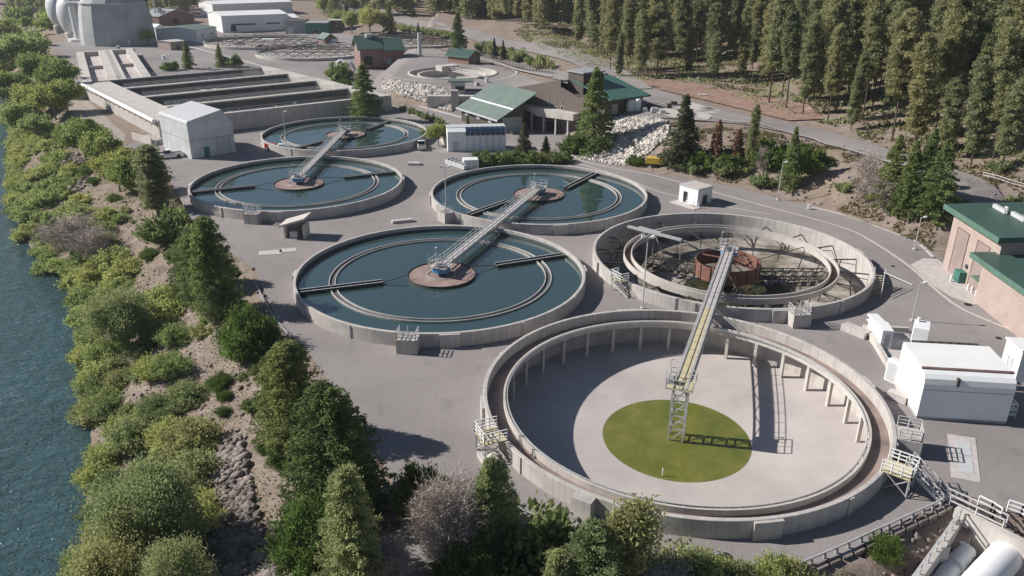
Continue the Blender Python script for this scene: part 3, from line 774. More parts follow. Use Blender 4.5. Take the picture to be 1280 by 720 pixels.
# ------------------------------------------------------------------ walkway bridges linking tank centres
def bridge(label, a, b, deckm, zd=2.45, w=1.12, tower=False):
    A = Vector((*TC[a], 0)); B = Vector((*TC[b], 0)); d = (B-A); L = d.length; ang = math.atan2(d.y, d.x)
    t = thing('walkway_bridge', label, 'footbridge', (A.x, A.y, 0), ang, 'walkway bridges between tank centres')
    x0, x1 = -1.0, L+1.0
    mb = MB(); mb.box(x0, 20.4 if tower else x1, -w/2, w/2, zd-.06, zd)
    m9 = MB()
    if tower: m9.box(20.4, x1, -w/2, w/2, zd-.06, zd)
    for x in np.arange(1.5, L-1, 1.1): (m9 if tower and x > 20.4 else mb).box(x-.02, x+.02, -w/2, w/2, zd-.02, zd+.012)
    if tower: m9.build('deck', M['grey_deck'], t)
    mb.build('deck', M[deckm], t)
    mb = MB()
    for s in (-1, 1):
        y = s*(w/2+.09); mb.box(x0, x1, y-.08, y+.08, zd-.55, zd-.42); mb.box(x0, x1, y-.06, y+.06, zd-.06, zd+.1)
        n = 20
        for k in range(n):
            xa = x0+(x1-x0)*k/n; xb = x0+(x1-x0)*(k+1)/n
            mb.beam((xa, y, zd-.48), (xb, y, zd) if k % 2 else (xa, y, zd), .05)
            mb.beam((xa if k % 2 else xb, y, zd-.48), (xb if k % 2 else xa, y, zd), .05)
    mb.build('girder', M['galv'], t)
    for s in (-1, 1):
        y = s*(w/2+.09); mb = MB(); rail(mb, [(x0+1.6, y, zd), (x1-1.6, y, zd)], 1.1, .028, 1.9, 2)
        mb.build('railing', M['rail'], t)
    for xc, nm in ((0, 'near'), (L, 'far')):
        p = 1.3
        mb = MB(); mb.box(xc-p, xc+p, -p, p, zd+.012, zd+.06)
        for yy in (-.5, .5): mb.box(xc-p, xc+p, yy-.02, yy+.02, zd+.06, zd+.07)
        pf = mb.build('end_platform', M[deckm if xc == 0 else 'grey_deck'], t)
        mb = MB()
        if xc == 0: pts = [(xc+p, -w/2-.1, zd+.05), (xc+p, -p, zd+.05), (xc-p, -p, zd+.05), (xc-p, p, zd+.05), (xc+p, p, zd+.05), (xc+p, w/2+.1, zd+.05)]
        else: pts = [(xc-p, -w/2-.1, zd+.05), (xc-p, -p, zd+.05), (xc+p, -p, zd+.05), (xc+p, p, zd+.05), (xc-p, p, zd+.05), (xc-p, w/2+.1, zd+.05)]
        rail(mb, pts, 1.1, .03, 1.3, 2); mb.build('platform_railing', M['rail'], pf)
        if tower and xc == 0:
            mb = MB(); q = .72; zt = zd-.1; zb = -3.95
            cs = [(-q, -q), (q, -q), (q, q), (-q, q)]
            for x, y in cs: mb.beam((x, y, zb), (x, y, zt), .16)
            nl = 4
            for k in range(nl+1):
                z = zb+(zt-zb)*k/nl
                for i in range(4):
                    a_, b_ = cs[i], cs[(i+1) % 4]
                    mb.beam((*a_, z), (*b_, z), .09)
                    if k < nl:
                        z2 = zb+(zt-zb)*(k+1)/nl
                        mb.beam((*a_, z), (*b_, z2), .08)
            mb.build('support_tower', M['galv'], t)
            mb = MB(); mb.box(-.35, .35, .7, 1.4, zd+.07, zd+.75); mb.build('control_box', M['grey'], pf)
        else:
            mb = MB(); mb.cyl(xc, 0, 1.25, zd-.75, zd+.008, 24); mb.build('drive_housing', M['blue'], t)
            mb = MB(); mb.cyl(xc, 0, .45, -1.2, zd-.75, 16); mb.build('drive_shaft', M['darksteel'], t)
            mb = MB(); mb.cyl(xc, .5, .3, zd+.07, zd+.9, 12); mb.box(xc-.9, xc-.3, -.4, .3, zd+.07, zd+.7); mb.build('drive_motor', M['grey'], t)
        mb = MB()
        for k in range(2): mb.tube([(xc+(1.2 if k else -1.2), 1.4, zd+.05), (xc+(1.2 if k else -1.2), 1.4, zd+2.1)], .04, 6)
        mb.tube([(xc+1.2, 1.4, zd+2.1), (xc+1.2, 1.1, zd+2.15)], .09, 6); mb.build('lamp_post', M['galv'], pf)
    # supports where the bridge crosses the rims
    mb = MB()
    for x in (19.8, L-19.8):
        for s in (-1, 1): mb.box(x-.16, x+.16, s*(w/2+.09)-.16, s*(w/2+.09)+.16, 1.802, zd-.55)
    mb.build('rim_support', M['concrete_pale'], t)
    # conduit along one side
    mb = MB(); mb.tube([(x0, -w/2-.28, zd-.25), (x1, -w/2-.28, zd-.25)], .06, 6); mb.build('conduit', M['galv'], t)
    return t
bridge('pale yellow decked walkway bridge ending on a lattice tower in the empty front tank', 'front', 'dry', 'grating', tower=True)
bridge('grey walkway bridge spanning from the dark teal tank to the tank by the hedge', 'midleft', 'upmid', 'grey_deck')
bridge('grey walkway bridge linking the two blue tanks at the upper left', 'upleft', 'far', 'grey_deck')

# ------------------------------------------------------------------ kerbs, aprons, upper roads
ribbon('kerb', [G(697, 180), G(725, 200), G(765, 210), (27, 163.5), G(847, 227), G(880, 237), G(960, 259), G(1010, 272), G(1060, 287), G(1090, 302), G(1135, 332), G(1167, 360), G(1205, 388), G(1285, 421)], .5, M['kerb'], .06, flat)
ribbon('kerb', [G(722, 204), G(780, 222), G(825, 240), G(900, 257), G(962, 268)], .35, M['kerb'], .045, flat)
ribbon('kerb', [G(1015, 259), G(1050, 268), G(1085, 280), G(1115, 291), G(1145, 302), G(1167, 322)], .5, M['kerb'], .14, flat, thick=.3)
ribbon('kerb', [G(318, 352), G(345, 400), G(378, 431)], .16, M['grey'], .1, flat, thick=.3)
sheet('concrete_apron', [G(*q) for q in [(1138, 331), (1154, 323), (1172, 324), (1204, 350), (1232, 380), (1215, 381), (1190, 372), (1165, 356)]], M['kerb'], .045, hf=flat)
sheet('concrete_path', [G(*q) for q in [(1190, 340), (1237, 377), (1290, 402), (1290, 408), (1230, 382), (1183, 345)]], M['kerb'], .06, hf=flat)
# access road in front of the riprap and the long light kerb strips
ribbon('kerb', [G(232, 57), G(300, 75), G(360, 92), G(430, 110), G(482, 121), G(562, 143), G(590, 150)], 1.6, M['kerb'], .05, flat)
ribbon('kerb', [G(470, 150), G(540, 152), G(600, 172), G(650, 186), G(720, 204)], .5, M['kerb'], .05, flat)
ribbon('kerb', [G(500, 139), G(540, 152), G(565, 166)], .5, M['kerb'], .05, flat)
ribbon('road', UPROAD[:], 8.5, M['asphalt'], .32, cross=6)
ribbon('road', [G(430, 6, 5), G(500, 24, 5), G(560, 40, 5), G(620, 55, 5), G(680, 66, 5), G(740, 85, 6), G(790, 112, 7)], 12, M['asphalt'], .42, cross=6)
ribbon('road_edge_line', [(p[0]-3.2, p[1]-2.9) for p in UPROAD[2:8]], .2, M['white'], .45, cross=1)
ribbon('kerb', [G(560, 52, 5), G(600, 68, 5), G(650, 88, 5), G(690, 97, 6)], 1.2, M['kerb'], .5)
sheet('upper_yard', [G(*q, 5) for q in [(462, 97), (470, 88), (430, 75), (420, 60), (470, 45), (530, 55), (600, 75), (650, 92), (690, 112), (680, 125), (600, 118), (545, 108), (500, 101)]], M['asphalt'], .22, [circ(FARC, 15.4)], 4.)
sheet('upper_yard', [G(*q, 6.8) for q in [(800, 106), (850, 122), (905, 138), (960, 150), (1000, 160), (975, 165), (930, 158), (885, 152), (830, 148), (775, 143), (760, 125)]], M['asphalt'], .22, step=4.)
sheet('concrete_slab', [G(*q, 6.8) for q in [(860, 128), (900, 140), (880, 152), (850, 150), (820, 143)]], M['kerb'], .34, step=3.)
sheet('red_soil_verge', [Gt(*q)[:2] for q in [(775, 92), (850, 102), (900, 112), (960, 124), (1010, 132), (1030, 150), (985, 152), (900, 131), (820, 112)]], M['redsoil'], .3, step=3.)
sheet('gravel_verge', [(-150, 262), (-118, 215), (-97, 188), (-92, 185), (-96, 196), (-133, 250), (-145, 264), (-195, 350), (-205, 345)], M['tan_gravel'], .06, step=4.)

# concrete hatch pad
mb = MB(); P4 = [G(1184, 543), G(1219, 548), G(1226, 604), G(1189, 597)]
mb.prism(P4, .02, .06); o = mb.build('utility_pad', M['kerb']); tag(o, 'pale rectangular concrete pad with two hatch covers set in the asphalt', 'concrete pad')
def lerp2(a, b, t): return (a[0]*(1-t)+b[0]*t, a[1]*(1-t)+b[1]*t)
for v0, v1 in ((.15, .45), (.52, .85)):
    q = [lerp2(lerp2(P4[0], P4[1], u), lerp2(P4[3], P4[2], u), v) for u, v in ((.3, v0), (.8, v0), (.8, v1), (.3, v1))]
    mb = MB(); mb.prism(q, .06, .09); mb.build('hatch_cover', M['lightgrey'], o)
def slab(px, L, W, H, ang, label, m='kerb'):
    g = G(*px); t = MB(); t.box(-L/2, L/2, -W/2, W/2, 0, H); o = t.build('concrete_block', M[m], bevel=.03); o.location = (*g, .02); o.rotation_euler = (0, 0, ang); tag(o, label, 'concrete block')
slab((503, 278), 3.6, .9, .5, R(20), 'long white concrete block lying behind the large teal tank')
slab((518, 206), 2.6, 1.4, .5, R(0), 'white concrete block lying right of the upper left blue tank')
slab((338, 316), 3.4, 2.0, .06, R(15), 'flat white ground slab below the small booth')
slab((360, 313), 2.6, 1.6, .06, R(15), 'flat white ground slab, the right one of two below the small booth')
slab((1069, 417), 3.2, 1.4, .8, R(-55), 'grey concrete barrier block at the tip of the parapet by the generator')
def manhole(px):
    g = G(*px); t = MB(); t.cyl(0, 0, .55, 0, .03, 24); o = t.build('manhole_cover', M['dark']); o.location = (*g, .02); tag(o, 'round black manhole cover in the asphalt below the front tank', 'manhole')
manhole((907, 697))
for q_, r_, l_ in (((1116, 333), .3, 'small dark drain in the road before the pale apron'), ((1210, 381), .5, 'round dark hatch on the path beside the pink building'), ((1248, 423), .35, 'small dark drain in the road right of the generator enclosure'), ((1008, 385.5 + 20), .35, 'dark drain cover between drained tank and front tank')):
    g = G(*q_); t_ = MB(); t_.cyl(0, 0, r_, 0, .025, 20); o = t_.build('drain_cover', M['dark']); o.location = (*g, .05); tag(o, l_, 'drain cover')

# ------------------------------------------------------------------ buildings
def house(name, label, cat, A, B, group=None, z0=None):
    z = hgt(*A) if z0 is None else z0
    d = (B[0]-A[0], B[1]-A[1])
    return thing(name, label, cat, (A[0], A[1], z), math.atan2(d[1], d[0]), group), math.hypot(*d)
def gable_front(t, Lx, D, he, hr, mwall, mroof, rf=.5, ov=.35, th=.14, he2=None, trim=None):
    """gable ends at y=0 and y=D; ridge runs along y"""
    he2 = he if he2 is None else he2
    mb = MB(); mb.hprism([(0, -1), (Lx, -1), (Lx, he2), (Lx*rf, hr), (0, he)], 0, D); w = mb.build('wall', M[mwall], t)
    mb = MB(); s1 = (hr-he)/(Lx*rf); s2 = (hr-he2)/(Lx*(1-rf))
    prof = [(-ov, he-ov*s1+.02), (Lx*rf, hr+.02), (Lx+ov, he2-ov*s2+.02), (Lx+ov, he2-ov*s2+th), (Lx*rf, hr+th+.02), (-ov, he-ov*s1+th)]
    mb.hprism(prof, -ov, D+ov); r = mb.build('roof', M[mroof], t)
    if trim:
        mb = MB()
        for y0, y1 in ((-ov-.06, -ov-.002), (D+ov+.002, D+ov+.06)):
            mb.hprism([(-ov-.05, he-ov*s1-.2), (Lx*rf, hr-.2), (Lx+ov+.05, he2-ov*s2-.2), (Lx+ov+.05, he2-ov*s2+th+.03), (Lx*rf, hr+th+.05), (-ov-.05, he-ov*s1+th+.03)], y0, y1)
        mb.build('roof_trim', M[trim], r)
    return w, r
def gable_side(t, Lx, D, he, hr, mwall, mroof, ov=.35, th=.14, he2=None, rf=.5, trim=None):
    """ridge runs along x"""
    he2 = he if he2 is None else he2
    mb = MB(); mb.vprism([(0, -1), (D, -1), (D, he2), (D*rf, hr), (0, he)], 0, Lx); w = mb.build('wall', M[mwall], t)
    mb = MB(); s1 = (hr-he)/(D*rf); s2 = (hr-he2)/(D*(1-rf))
    mb.vprism([(-ov, he-ov*s1+.02), (D*rf, hr+.02), (D+ov, he2-ov*s2+.02), (D+ov, he2-ov*s2+th), (D*rf, hr+th+.02), (-ov, he-ov*s1+th)], -ov, Lx+ov); r = mb.build('roof', M[mroof], t)
    if trim:
        mb = MB()
        for x0, x1 in ((-ov-.06, -ov-.002), (Lx+ov+.002, Lx+ov+.06)):
            mb.vprism([(-ov-.05, he-ov*s1-.2), (D*rf, hr-.2), (D+ov+.05, he2-ov*s2-.2), (D+ov+.05, he2-ov*s2+th+.03), (D*rf, hr+th+.05), (-ov-.05, he-ov*s1+th+.03)], x0, x1)
        mb.box(-ov, Lx+ov, -ov-.06, -ov-.002, he-ov*s1-.15, he-ov*s1+th+.03)
        mb.build('roof_trim', M[trim], r)
    return w, r
def opening(t, face, u, z, w, h, Lx, D, kind='window', m='glass', fm='lightgrey', proud=.05):
    """panel on a wall: face in front/back/left/right; u = position along the wall of the panel's centre"""
    def bx(mb, u0, u1, z0, z1, p0, p1):
        if face == 'front': mb.box(u0, u1, -p1, -p0, z0, z1)
        elif face == 'back': mb.box(u0, u1, D+p0, D+p1, z0, z1)
        elif face == 'left': mb.box(-p1, -p0, u0, u1, z0, z1)
        else: mb.box(Lx+p0, Lx+p1, u0, u1, z0, z1)
    f = MB(); e = .1
    bx(f, u-w/2-e, u-w/2, z, z+h+e, .003, proud+.03); bx(f, u+w/2, u+w/2+e, z, z+h+e, .003, proud+.03); bx(f, u-w/2, u+w/2, z+h, z+h+e, .003, proud+.03)
    if kind == 'window': bx(f, u-w/2-e-.05, u+w/2+e+.05, z-.08, z, .003, proud+.06)
    o = f.build(kind, M[fm], t)
    p = MB(); bx(p, u-w/2, u+w/2, z, z+h, .003, proud-.01); p.build('pane' if kind == 'window' else 'panel', M[m], o)
    if kind == 'door':
        hd = MB(); bx(hd, u+w/2-.22, u+w/2-.1, z+h*.45, z+h*.45+.08, proud, proud+.08); hd.build('handle', M['galv'], o)
    return o
def boxroof(t, Lx, D, h, mwall, mroof, ov=.15, th=.2, slope=0):
    mb = MB(); mb.vprism([(0, -1), (D, -1), (D, h+slope), (0, h)], 0, Lx); w = mb.build('wall', M[mwall], t)
    mb = MB(); s = slope/D; mb.vprism([(-ov, h-s*ov+.004), (D+ov, h+slope+s*ov+.004), (D+ov, h+slope+s*ov+th), (-ov, h-s*ov+th)], -ov, Lx+ov); r = mb.build('roof', M[mroof], t)
    return w, r

# white shed, left
A = G(240, 199); B = G(295, 190); t, Lx = house('metal_shed', 'tall pale grey metal shed with a lopsided gable beside the concrete basins', 'shed', A, B)
D = 15.5
mb = MB(); mb.hprism([(0, -1), (Lx, -1), (Lx, 6.95), (Lx*.78, 9.75), (.35, 8.15), (.1, 7.95), (0, 7.6)], 0, D); mb.build('wall', M['grey_sheet'], t)
mb = MB(); mb.hprism([(-.02, 7.62), (.08, 7.99), (.34, 8.2), (Lx*.78, 9.8), (Lx+.1, 6.95), (Lx+.1, 7.07), (Lx*.78, 9.92), (.3, 8.31), (0, 8.08), (-.12, 7.62)], -.06, D+.06); mb.build('roof', M['lightgrey'], t)
opening(t, 'front', 7.6, 0, 3.0, 4.0, Lx, D, 'roller_door', 'lightgrey', 'grey')
opening(t, 'front', 3.6, 0, 1.1, 2.2, Lx, D, 'door', 'teal', 'grey')
mb = MB(); mb.box(-.06, -.003, 0.2, D-.2, 3.95, 4.05); mb.box(.2, Lx-.2, -.06, -.003, 3.95, 4.05); mb.build('wall_seam', M['grey'], t)

# aeration basins
z = 4.5
FL, FR, BR, BL = [np.array(G(*q, z)) for q in [(197, 151), (489, 119), (335, 83), (101, 103)]]
n_ = (FR-FL)/np.linalg.norm(FR-FL)
t = thing('aeration_basin', 'long concrete basin block with four dark open channels and walkways between', 'concrete basin', (0, 0, 0))
def seg(mb, a, b, w, z0, z1, side=0):
    a = np.array(a); b = np.array(b); d = (b-a)/np.linalg.norm(b-a); n = np.array([-d[1], d[0]])*w
    if side == 0: q = [a-n/2, b-n/2, b+n/2, a+n/2]
    elif side > 0: q = [a, b, b+n, a+n]
    else: q = [a-n, b-n, b, a]
    mb.prism([tuple(p) for p in q], z0, z1)
mb = MB(); seg(mb, FL, FR, 1.6, -2, z, 1); mb.build('front_wall', M['concrete'], t)
mb = MB(); seg(mb, BL, BR, .9, -2, z-.003, -1); mb.build('back_wall', M['concrete'], t)
mb = MB(); seg(mb, BL, FL, 1.0, -3, z+.002, 1); mb.build('side_wall', M['concrete'], t)
mb = MB(); bn = (FL-BL)/np.linalg.norm(FL-BL); a_ = BL+n_*7.9+bn*.95; b_ = BR-n_*3.0+bn*.95; seg(mb, a_, b_, .05, 0, z-.3, 0); mb.build('shade_lining', M['stain_and_shade'], t)  # thin dark sheet added to paint shade on the back wall's near face
mb = MB(); seg(mb, BR, FR, 3.0, -2, z+.004, -1); mb.build('side_wall', M['concrete_pale'], t)
d1 = (FL-BL)/np.linalg.norm(FL-BL); 
mb = MB(); n_ = (FR-FL)/np.linalg.norm(FR-FL)
a = BL+n_*1.05; b = FL+n_*1.05; mb.prism([tuple(a), tuple(b), tuple(b+n_*7), tuple(a+n_*7)], 2.0, z-.25); mb.build('inlet_channel', M['concrete_pale'], t)
for f in (.25, .5, .75):
    a = FL+(BL-FL)*f+n_*7.8; b = FR+(BR-FR)*f-n_*3.0
    mb = MB(); seg(mb, a, b, 2.2, z-.35, z-.006, 0)
    w_ = mb.build('walkway', M['concrete_pale'], t)
    mb = MB(); seg(mb, a, b, .5, -.5, z-.352, 0); mb.build('divider_wall', M['stain_and_shade'], t)  # dark colour holds the shade of the dividers' near faces
    rl = MB(); d = (b-a)/np.linalg.norm(b-a); nn = np.array([-d[1], d[0]])*1.0
    for s in (-1, 1): rail(rl, [(*(a+nn*s), z), (*(b+nn*s), z)], 1.1, .035, 3.0, 2)
    rl.build('railing', M['rail'], w_)
rl = MB(); rail(rl, [(*(FL+n_*2), z), (*(FR-n_*2), z)], 1.1, .035, 3.0, 2); rail(rl, [(*(BL+n_*2), z), (*(BR-n_*2), z)], 1.1, .035, 3.0, 2); rl.build('railing', M['rail'], t)
mb = MB(); q = [FL+n_*8+d1*-1.7, FR-n_*3, BR-n_*3, BL+n_*8]; mb.prism([tuple(p) for p in q], -.6, .9); mb.build('channel_floor', M['floor_wet'], t)
mb = MB()
for k in range(70):
    u = .06+.88*rng.random(); v = rng.random(); p = (FL*(1-v)+BL*v)*(1-u)+(FR*(1-v)+BR*v)*u; s = .25+rng.random()*.6
    fr = (v*4) % 1
    if .12 < fr < .88: mb.box(p[0]-s, p[0]+s, p[1]-s, p[1]+s, .9, .9+.4+rng.random()*1.6)
o = mb.build('aerator_fittings', M['lightgrey'], t); o['kind'] = 'stuff'
mb = MB(); sd_ = (BL-FL)/np.linalg.norm(BL-FL); off = -n_*.55
pts = [(*(FL+off+sd_*1), z-.2), (*(BL+off), z-.2)]; mb.tube(pts, .55, 14)
o = mb.build('pipe', M['white']); tag(o, 'long white pipe carried along the outer wall of the concrete basins', 'pipe')
L_ = np.linalg.norm(BL-FL)
for k in range(16):
    mb = MB(); p = FL+off+sd_*(2+k*(L_-4)/15); mb.beam((*(p+n_*.5), z-.9), (*(p-n_*.5), z-.9), .25, .35); mb.build('pipe_bracket', M['galv'], o)
# small chamber beside the left wall
mb = MB(); g = G(104, 123); mb.cyl(0, 0, 2.6, -3, 3.0, 20); o = mb.build('concrete_chamber', M['concrete_pale']); o.location = (g[0]-1, g[1], 0); tag(o, 'squat round concrete chamber at the far end of the white pipe', 'chamber')
m2 = MB(); m2.lathe([(2.3, 3.002), (2.3, 3.15), (1.4, 3.15), (1.4, 3.002)], 20); m2.build('rim', M['white'], o)
# crate rack beside the shed
g = G(186, 180, -.5); t = thing('block_stack', 'stack of pale concrete blocks on a low wall left of the grey shed', 'block stack', (g[0], g[1], hgt(*g)), R(-42))
mb = MB(); mb.box(-6, 4, -1.2, -.8, 0, 1.6); mb.build('low_wall', M['concrete_pale'], t)
for i in range(5):
    for j in range(2):
        mb = MB(); mb.box(-3.2+i*1.5, -2.0+i*1.5, -.5+j*1.3, .5+j*1.3, 0, 1.1); mb.build('block', M['kerb'], t)

# two square basins beyond
z = 3.0
q = [np.array(G(*p, z)) for p in [(103, 103), (190, 97), (165, 60), (95, 65)]]
t = thing('settling_basin', 'pair of square empty basins with pale floors between the digesters and the channels', 'concrete basin')
for nm, a, b, s, zz in (('side_wall', q[3], q[0], 1, 0), ('side_wall', q[1], q[2], 1, .002), ('end_wall', q[2], q[3], 1, .004)):
    mb = MB(); seg(mb, a, b, 2.8, -2, z+zz, s); mb.build(nm, M['concrete_pale'], t)
mb = MB(); a = (q[0]+q[1])/2; b = (q[2]+q[3])/2; seg(mb, a, b, 5.5, -1, z-.004, 0); mb.build('middle_walkway', M['concrete_pale'], t)
mb = MB(); rail(mb, [(*a, z), (*b, z)], 1.1, .04, 3, 2); mb.build('railing', M['rail'], t)
mb = MB(); mb.prism([tuple(p) for p in q], -.5, 1.2); mb.build('basin_floor', M['floor'], t)
mb = MB(); c_ = sum(q)/4; a = (q[0]+q[3])/2; b = (q[1]+q[2])/2; seg(mb, a*.95+b*.05, b*.95+a*.05, 1.2, 1.2, z-.6, 0); mb.build('cross_beam', M['concrete'], t)

# digesters
g = G(125, 58); t = thing('digester', 'huge faceted grey concrete digester tank right of the two silver globes', 'digester tank', (g[0]+2, g[1]+16, 0))
k_ = 1.06
mb = MB(); mb.lathe([(16.2*k_, -1), (15.9*k_, 6), (15.0*k_, 14), (14*k_, 19), (8.5*k_, 26), (4, 27.5), (0.01, 27.5)], 14, closed=False); mb.build('shell', M['digester'], t)
mb = MB(); mb.lathe([(14.2*k_, 18.9), (14.5*k_, 18.9), (14.5*k_, 19.3), (14.2*k_, 19.3)], 14); mb.build('rim_band', M['lightgrey'], t)
mb = MB(); mb.cyl(0, 0, 4, 27.4, 28.5, 16); mb.build('top_cap', M['lightgrey'], t)
for (px, py, r, h, lab) in ((93, 50, 8.6, 24, 'silver globe shaped digester right against the faceted grey tank'), (78, 40, 8.8, 24, 'silver globe shaped digester farthest to the left')):
    g = G(px, py); t = thing('globe_digester', lab, 'digester tank', (g[0], g[1]+6, 0), 0, 'silver globe digesters')
    pr = []
    for k in range(21):
        a = -math.pi/2+math.pi*k/20; pr.append((max(.01, r*math.cos(a)), h/2+h/2*math.sin(a)))
    mb = MB(); mb.lathe(pr, 40, closed=False); mb.build('shell', M['silver'], t, smooth=True)
    mb = MB(); mb.lathe([(r*.72, -1), (r*.8, 3.2), (r*.6, 3.2), (r*.6, -1)], 32); mb.build('base_ring', M['concrete_pale'], t)
g = G(97, 51); t = thing('stair_tower', 'slim white tower with a round disc platform in front of the digesters', 'tower', (g[0]+1.5, g[1]-1, 0))
mb = MB(); mb.tube([(0, 0, 0), (0, 0, 3), (-.6, .6, 10), (-1.2, 1, 18)], [2.6, 2.0, 1.8, 1.6], 16); mb.build('shaft', M['silver'], t, smooth=True)
mb = MB(); mb.cyl(2.0, 1, 6.2, 18, 18.7, 32); mb.build('disc_platform', M['lightgrey'], t)
mb = MB(); mb.cyl(0, 0, 5.0, .0, 1.2, 28); mb.build('base_disc', M['white'], t)
mb = MB(); rail(mb, [(2+6*math.cos(a), 1+6*math.sin(a), 18.7) for a in np.linspace(0, 6.283, 13)], 1.1, .05, 3, 2); mb.build('railing', M['white'], t)

# distant buildings, upper left
def far_gable(name, label, pa, pb, D, he, hr, mw, mr, side=True, z=0, wins=0, trim=None, cat='building', rf=.5):
    A = G(*pa, z); B = G(*pb, z); t, Lx = house(name, label, cat, A, B, z0=z)
    (gable_side if side else gable_front)(t, Lx, D, he, hr, mw, mr, trim=trim, rf=rf)
    for k in range(wins): opening(t, 'front', Lx*(k+.5)/wins, he*.35, 1.3, 1.1, Lx, D)
    return t, Lx
far_gable('metal_hall', 'pale teal sided hall with a low roof behind the conifers, upper left', (247, 52), (272, 47), 22, 5.5, 6.6, 'white', 'sage_roof', side=True, wins=2)
t, Lx = far_gable('brick_workshop', 'red brick gabled building with a grey roof right of the digesters', (200, 34), (244, 30), 18, 6.0, 9.5, 'red_brick', 'grey', side=False, trim='lightgrey')
opening(t, 'front', Lx*.45, 0, 4, 4.2, Lx, 18, 'roller_door', 'dark', 'grey')
mb = MB()
for k in range(5): mb.box(Lx*.1+k*1.6, Lx*.1+k*1.6+1, 3+k*1.2, 4+k*1.2, 8.2, 10.6)
mb.tube([(Lx*.2, 9, 7), (Lx*.2, 9, 16)], .35, 8); mb.tube([(Lx*.2+1, 9, 7), (Lx*.2+1, 9, 15)], .25, 8); mb.build('roof_vents', M['lightgrey'], t)
t, Lx = far_gable('white_shed', 'small white gabled shed left of the light green round tree', (196, 45), (207, 44), 10, 4.5, 5.8, 'white', 'white', side=False)
t, Lx = far_gable('white_annex', 'white box building in front of the brick gabled one', (172, 32), (184, 30), 10, 5, 5.8, 'white', 'white', side=True)
t, Lx = far_gable('pump_house', 'low pink brick pump house with a dark red door beside the conifers', (214, 63), (232, 61), 9, 3.6, 3.9, 'pink_block', 'kerb', side=True)
opening(t, 'front', Lx*.5, 0, 1.6, 2.2, Lx, 9, 'door', 'rust', 'grey')
# long white sheds
A = G(262, 36); B = G(312, 40); t, Lx = house('white_warehouse', 'big white warehouse with a shaded long side and cars parked beside it', 'warehouse', A, G(279, 41))
D = 38; gable_front(t, Lx, D, 8.5, 10, 'white', 'white_roof')
opening(t, 'right', 12, 3.2, 14, .8, Lx, D, 'window', 'glass'); opening(t, 'right', 29, 3.2, 8, .8, Lx, D, 'window', 'glass'); opening(t, 'right', 6, 0, 3, 3, Lx, D, 'roller_door', 'dark')
t, Lx = house('long_white_shed', 'long white gabled shed behind the big white warehouse', 'warehouse', G(251, 25), G(268, 28)); gable_front(t, Lx, 55, 8, 9.5, 'white', 'white_roof')
t, Lx = house('white_workshop', 'white building with a pale ribbed roof right of the big warehouse', 'building', G(345, 37), G(374, 36)); gable_side(t, Lx, 22, 6, 7.5, 'white', 'white_roof'); opening(t, 'front', Lx*.3, 1.5, 2, 1.2, Lx, 22)
t, Lx = house('grey_block_building', 'low flat roofed grey building left of the small brick tower', 'building', G(357, 42), G(382, 42)); boxroof(t, Lx, 16, 6.5, 'grey', 'brown_dark'); opening(t, 'front', Lx*.25, 0, 3, 3.2, Lx, 16, 'roller_door', 'lightgrey')
t, Lx = house('dark_workshop', 'dark green sided flat building left of the small brick block', 'building', G(382, 43), G(410, 43)); boxroof(t, Lx, 14, 5.8, 'teal', 'grey'); opening(t, 'front', Lx*.5, 1, 3, 1.4, Lx, 14)
t, Lx = house('brick_block', 'small brown brick block with a flat pale roof near the round yellow green trees', 'building', G(411, 40), G(429, 40)); boxroof(t, Lx, 9, 5.8, 'red_brick', 'kerb'); opening(t, 'front', Lx*.55, 2.5, 1, .8, Lx, 9, 'window', 'white')
mb = MB()
t = thing('storage_rack', 'open roofed white storage canopy in front of the warehouse cars', 'canopy', (*G(336, 58), 0), R(5))
mb = MB(); mb.box(-3, 3, -2, 2, 3.2, 3.5); mb.build('roof', M['white'], t)
for x in (-2.7, 2.7):
    for y in (-1.7, 1.7): mb = MB(); mb.box(x-.1, x+.1, y-.1, y+.1, 0, 3.2); mb.build('post', M['galv'], t)

# brick halls with green roofs
def segment_hall(pa, pb, D, he, hr, label, z):
    A = G(*pa, z); B = G(*pb, z); t, Lx = house('brick_hall', label, 'building', A, B, z0=z-.3); gable_front(t, Lx, D, he, hr, 'red_brick', 'green_roof_y', ov=.8, th=.3, trim='green_trim')
    return t, Lx
# gable end faces front-left; long side faces right
A = G(431, 70, 2); C = G(451, 81, 2); E_ = G(504, 79, 2)
t, Lx = house('brick_hall', 'red brick hall with a two step green metal roof and a round roof vent', 'building', C, E_, z0=1.7)
W1 = Lx*.52
mb = MB(); mb.vprism([(0, -1), (14, -1), (14, 6.3), (7, 10.2), (0, 6.3)], 0, W1); mb.build('wall', M['red_brick'], t)
mb = MB(); mb.vprism([(-.9, 5.85), (7, 10.25), (14.9, 5.85), (14.9, 6.25), (7, 10.65), (-.9, 6.25)], -.9, W1+.3); r = mb.build('roof', M['green_roof'], t)
mb = MB(); mb.vprism([(-.95, 5.6), (7, 10.0), (14.95, 5.6), (14.95, 6.3), (7, 10.72), (-.95, 6.3)], -1.0, -.902); mb.box(-.95, W1+.3, -1.0, -.902, 5.75, 6.3); mb.build('roof_trim', M['green_trim'], r)
mb = MB(); mb.cyl(W1*.55, 6.2, 1.5, 9.9, 11.2, 20); mb.build('roof_vent', M['lightgrey'], r)
mb = MB(); mb.vprism([(-1.2, -1), (12, -1), (12, 5.6), (6, 9.0), (-1.2, 5.6)], W1+.01, Lx); mb.build('wing_wall', M['red_brick'], t)
mb = MB(); mb.vprism([(-2.1, 5.2), (6, 9.1), (12.8, 5.3), (12.8, 5.7), (6, 9.5), (-2.1, 5.6)], W1+.32, Lx+.8); mb.build('wing_roof', M['green_roof'], t)
opening(t, 'front', W1*.35, .2, 3.5, 3.2, Lx, 14, 'roller_door', 'dark', 'grey'); 
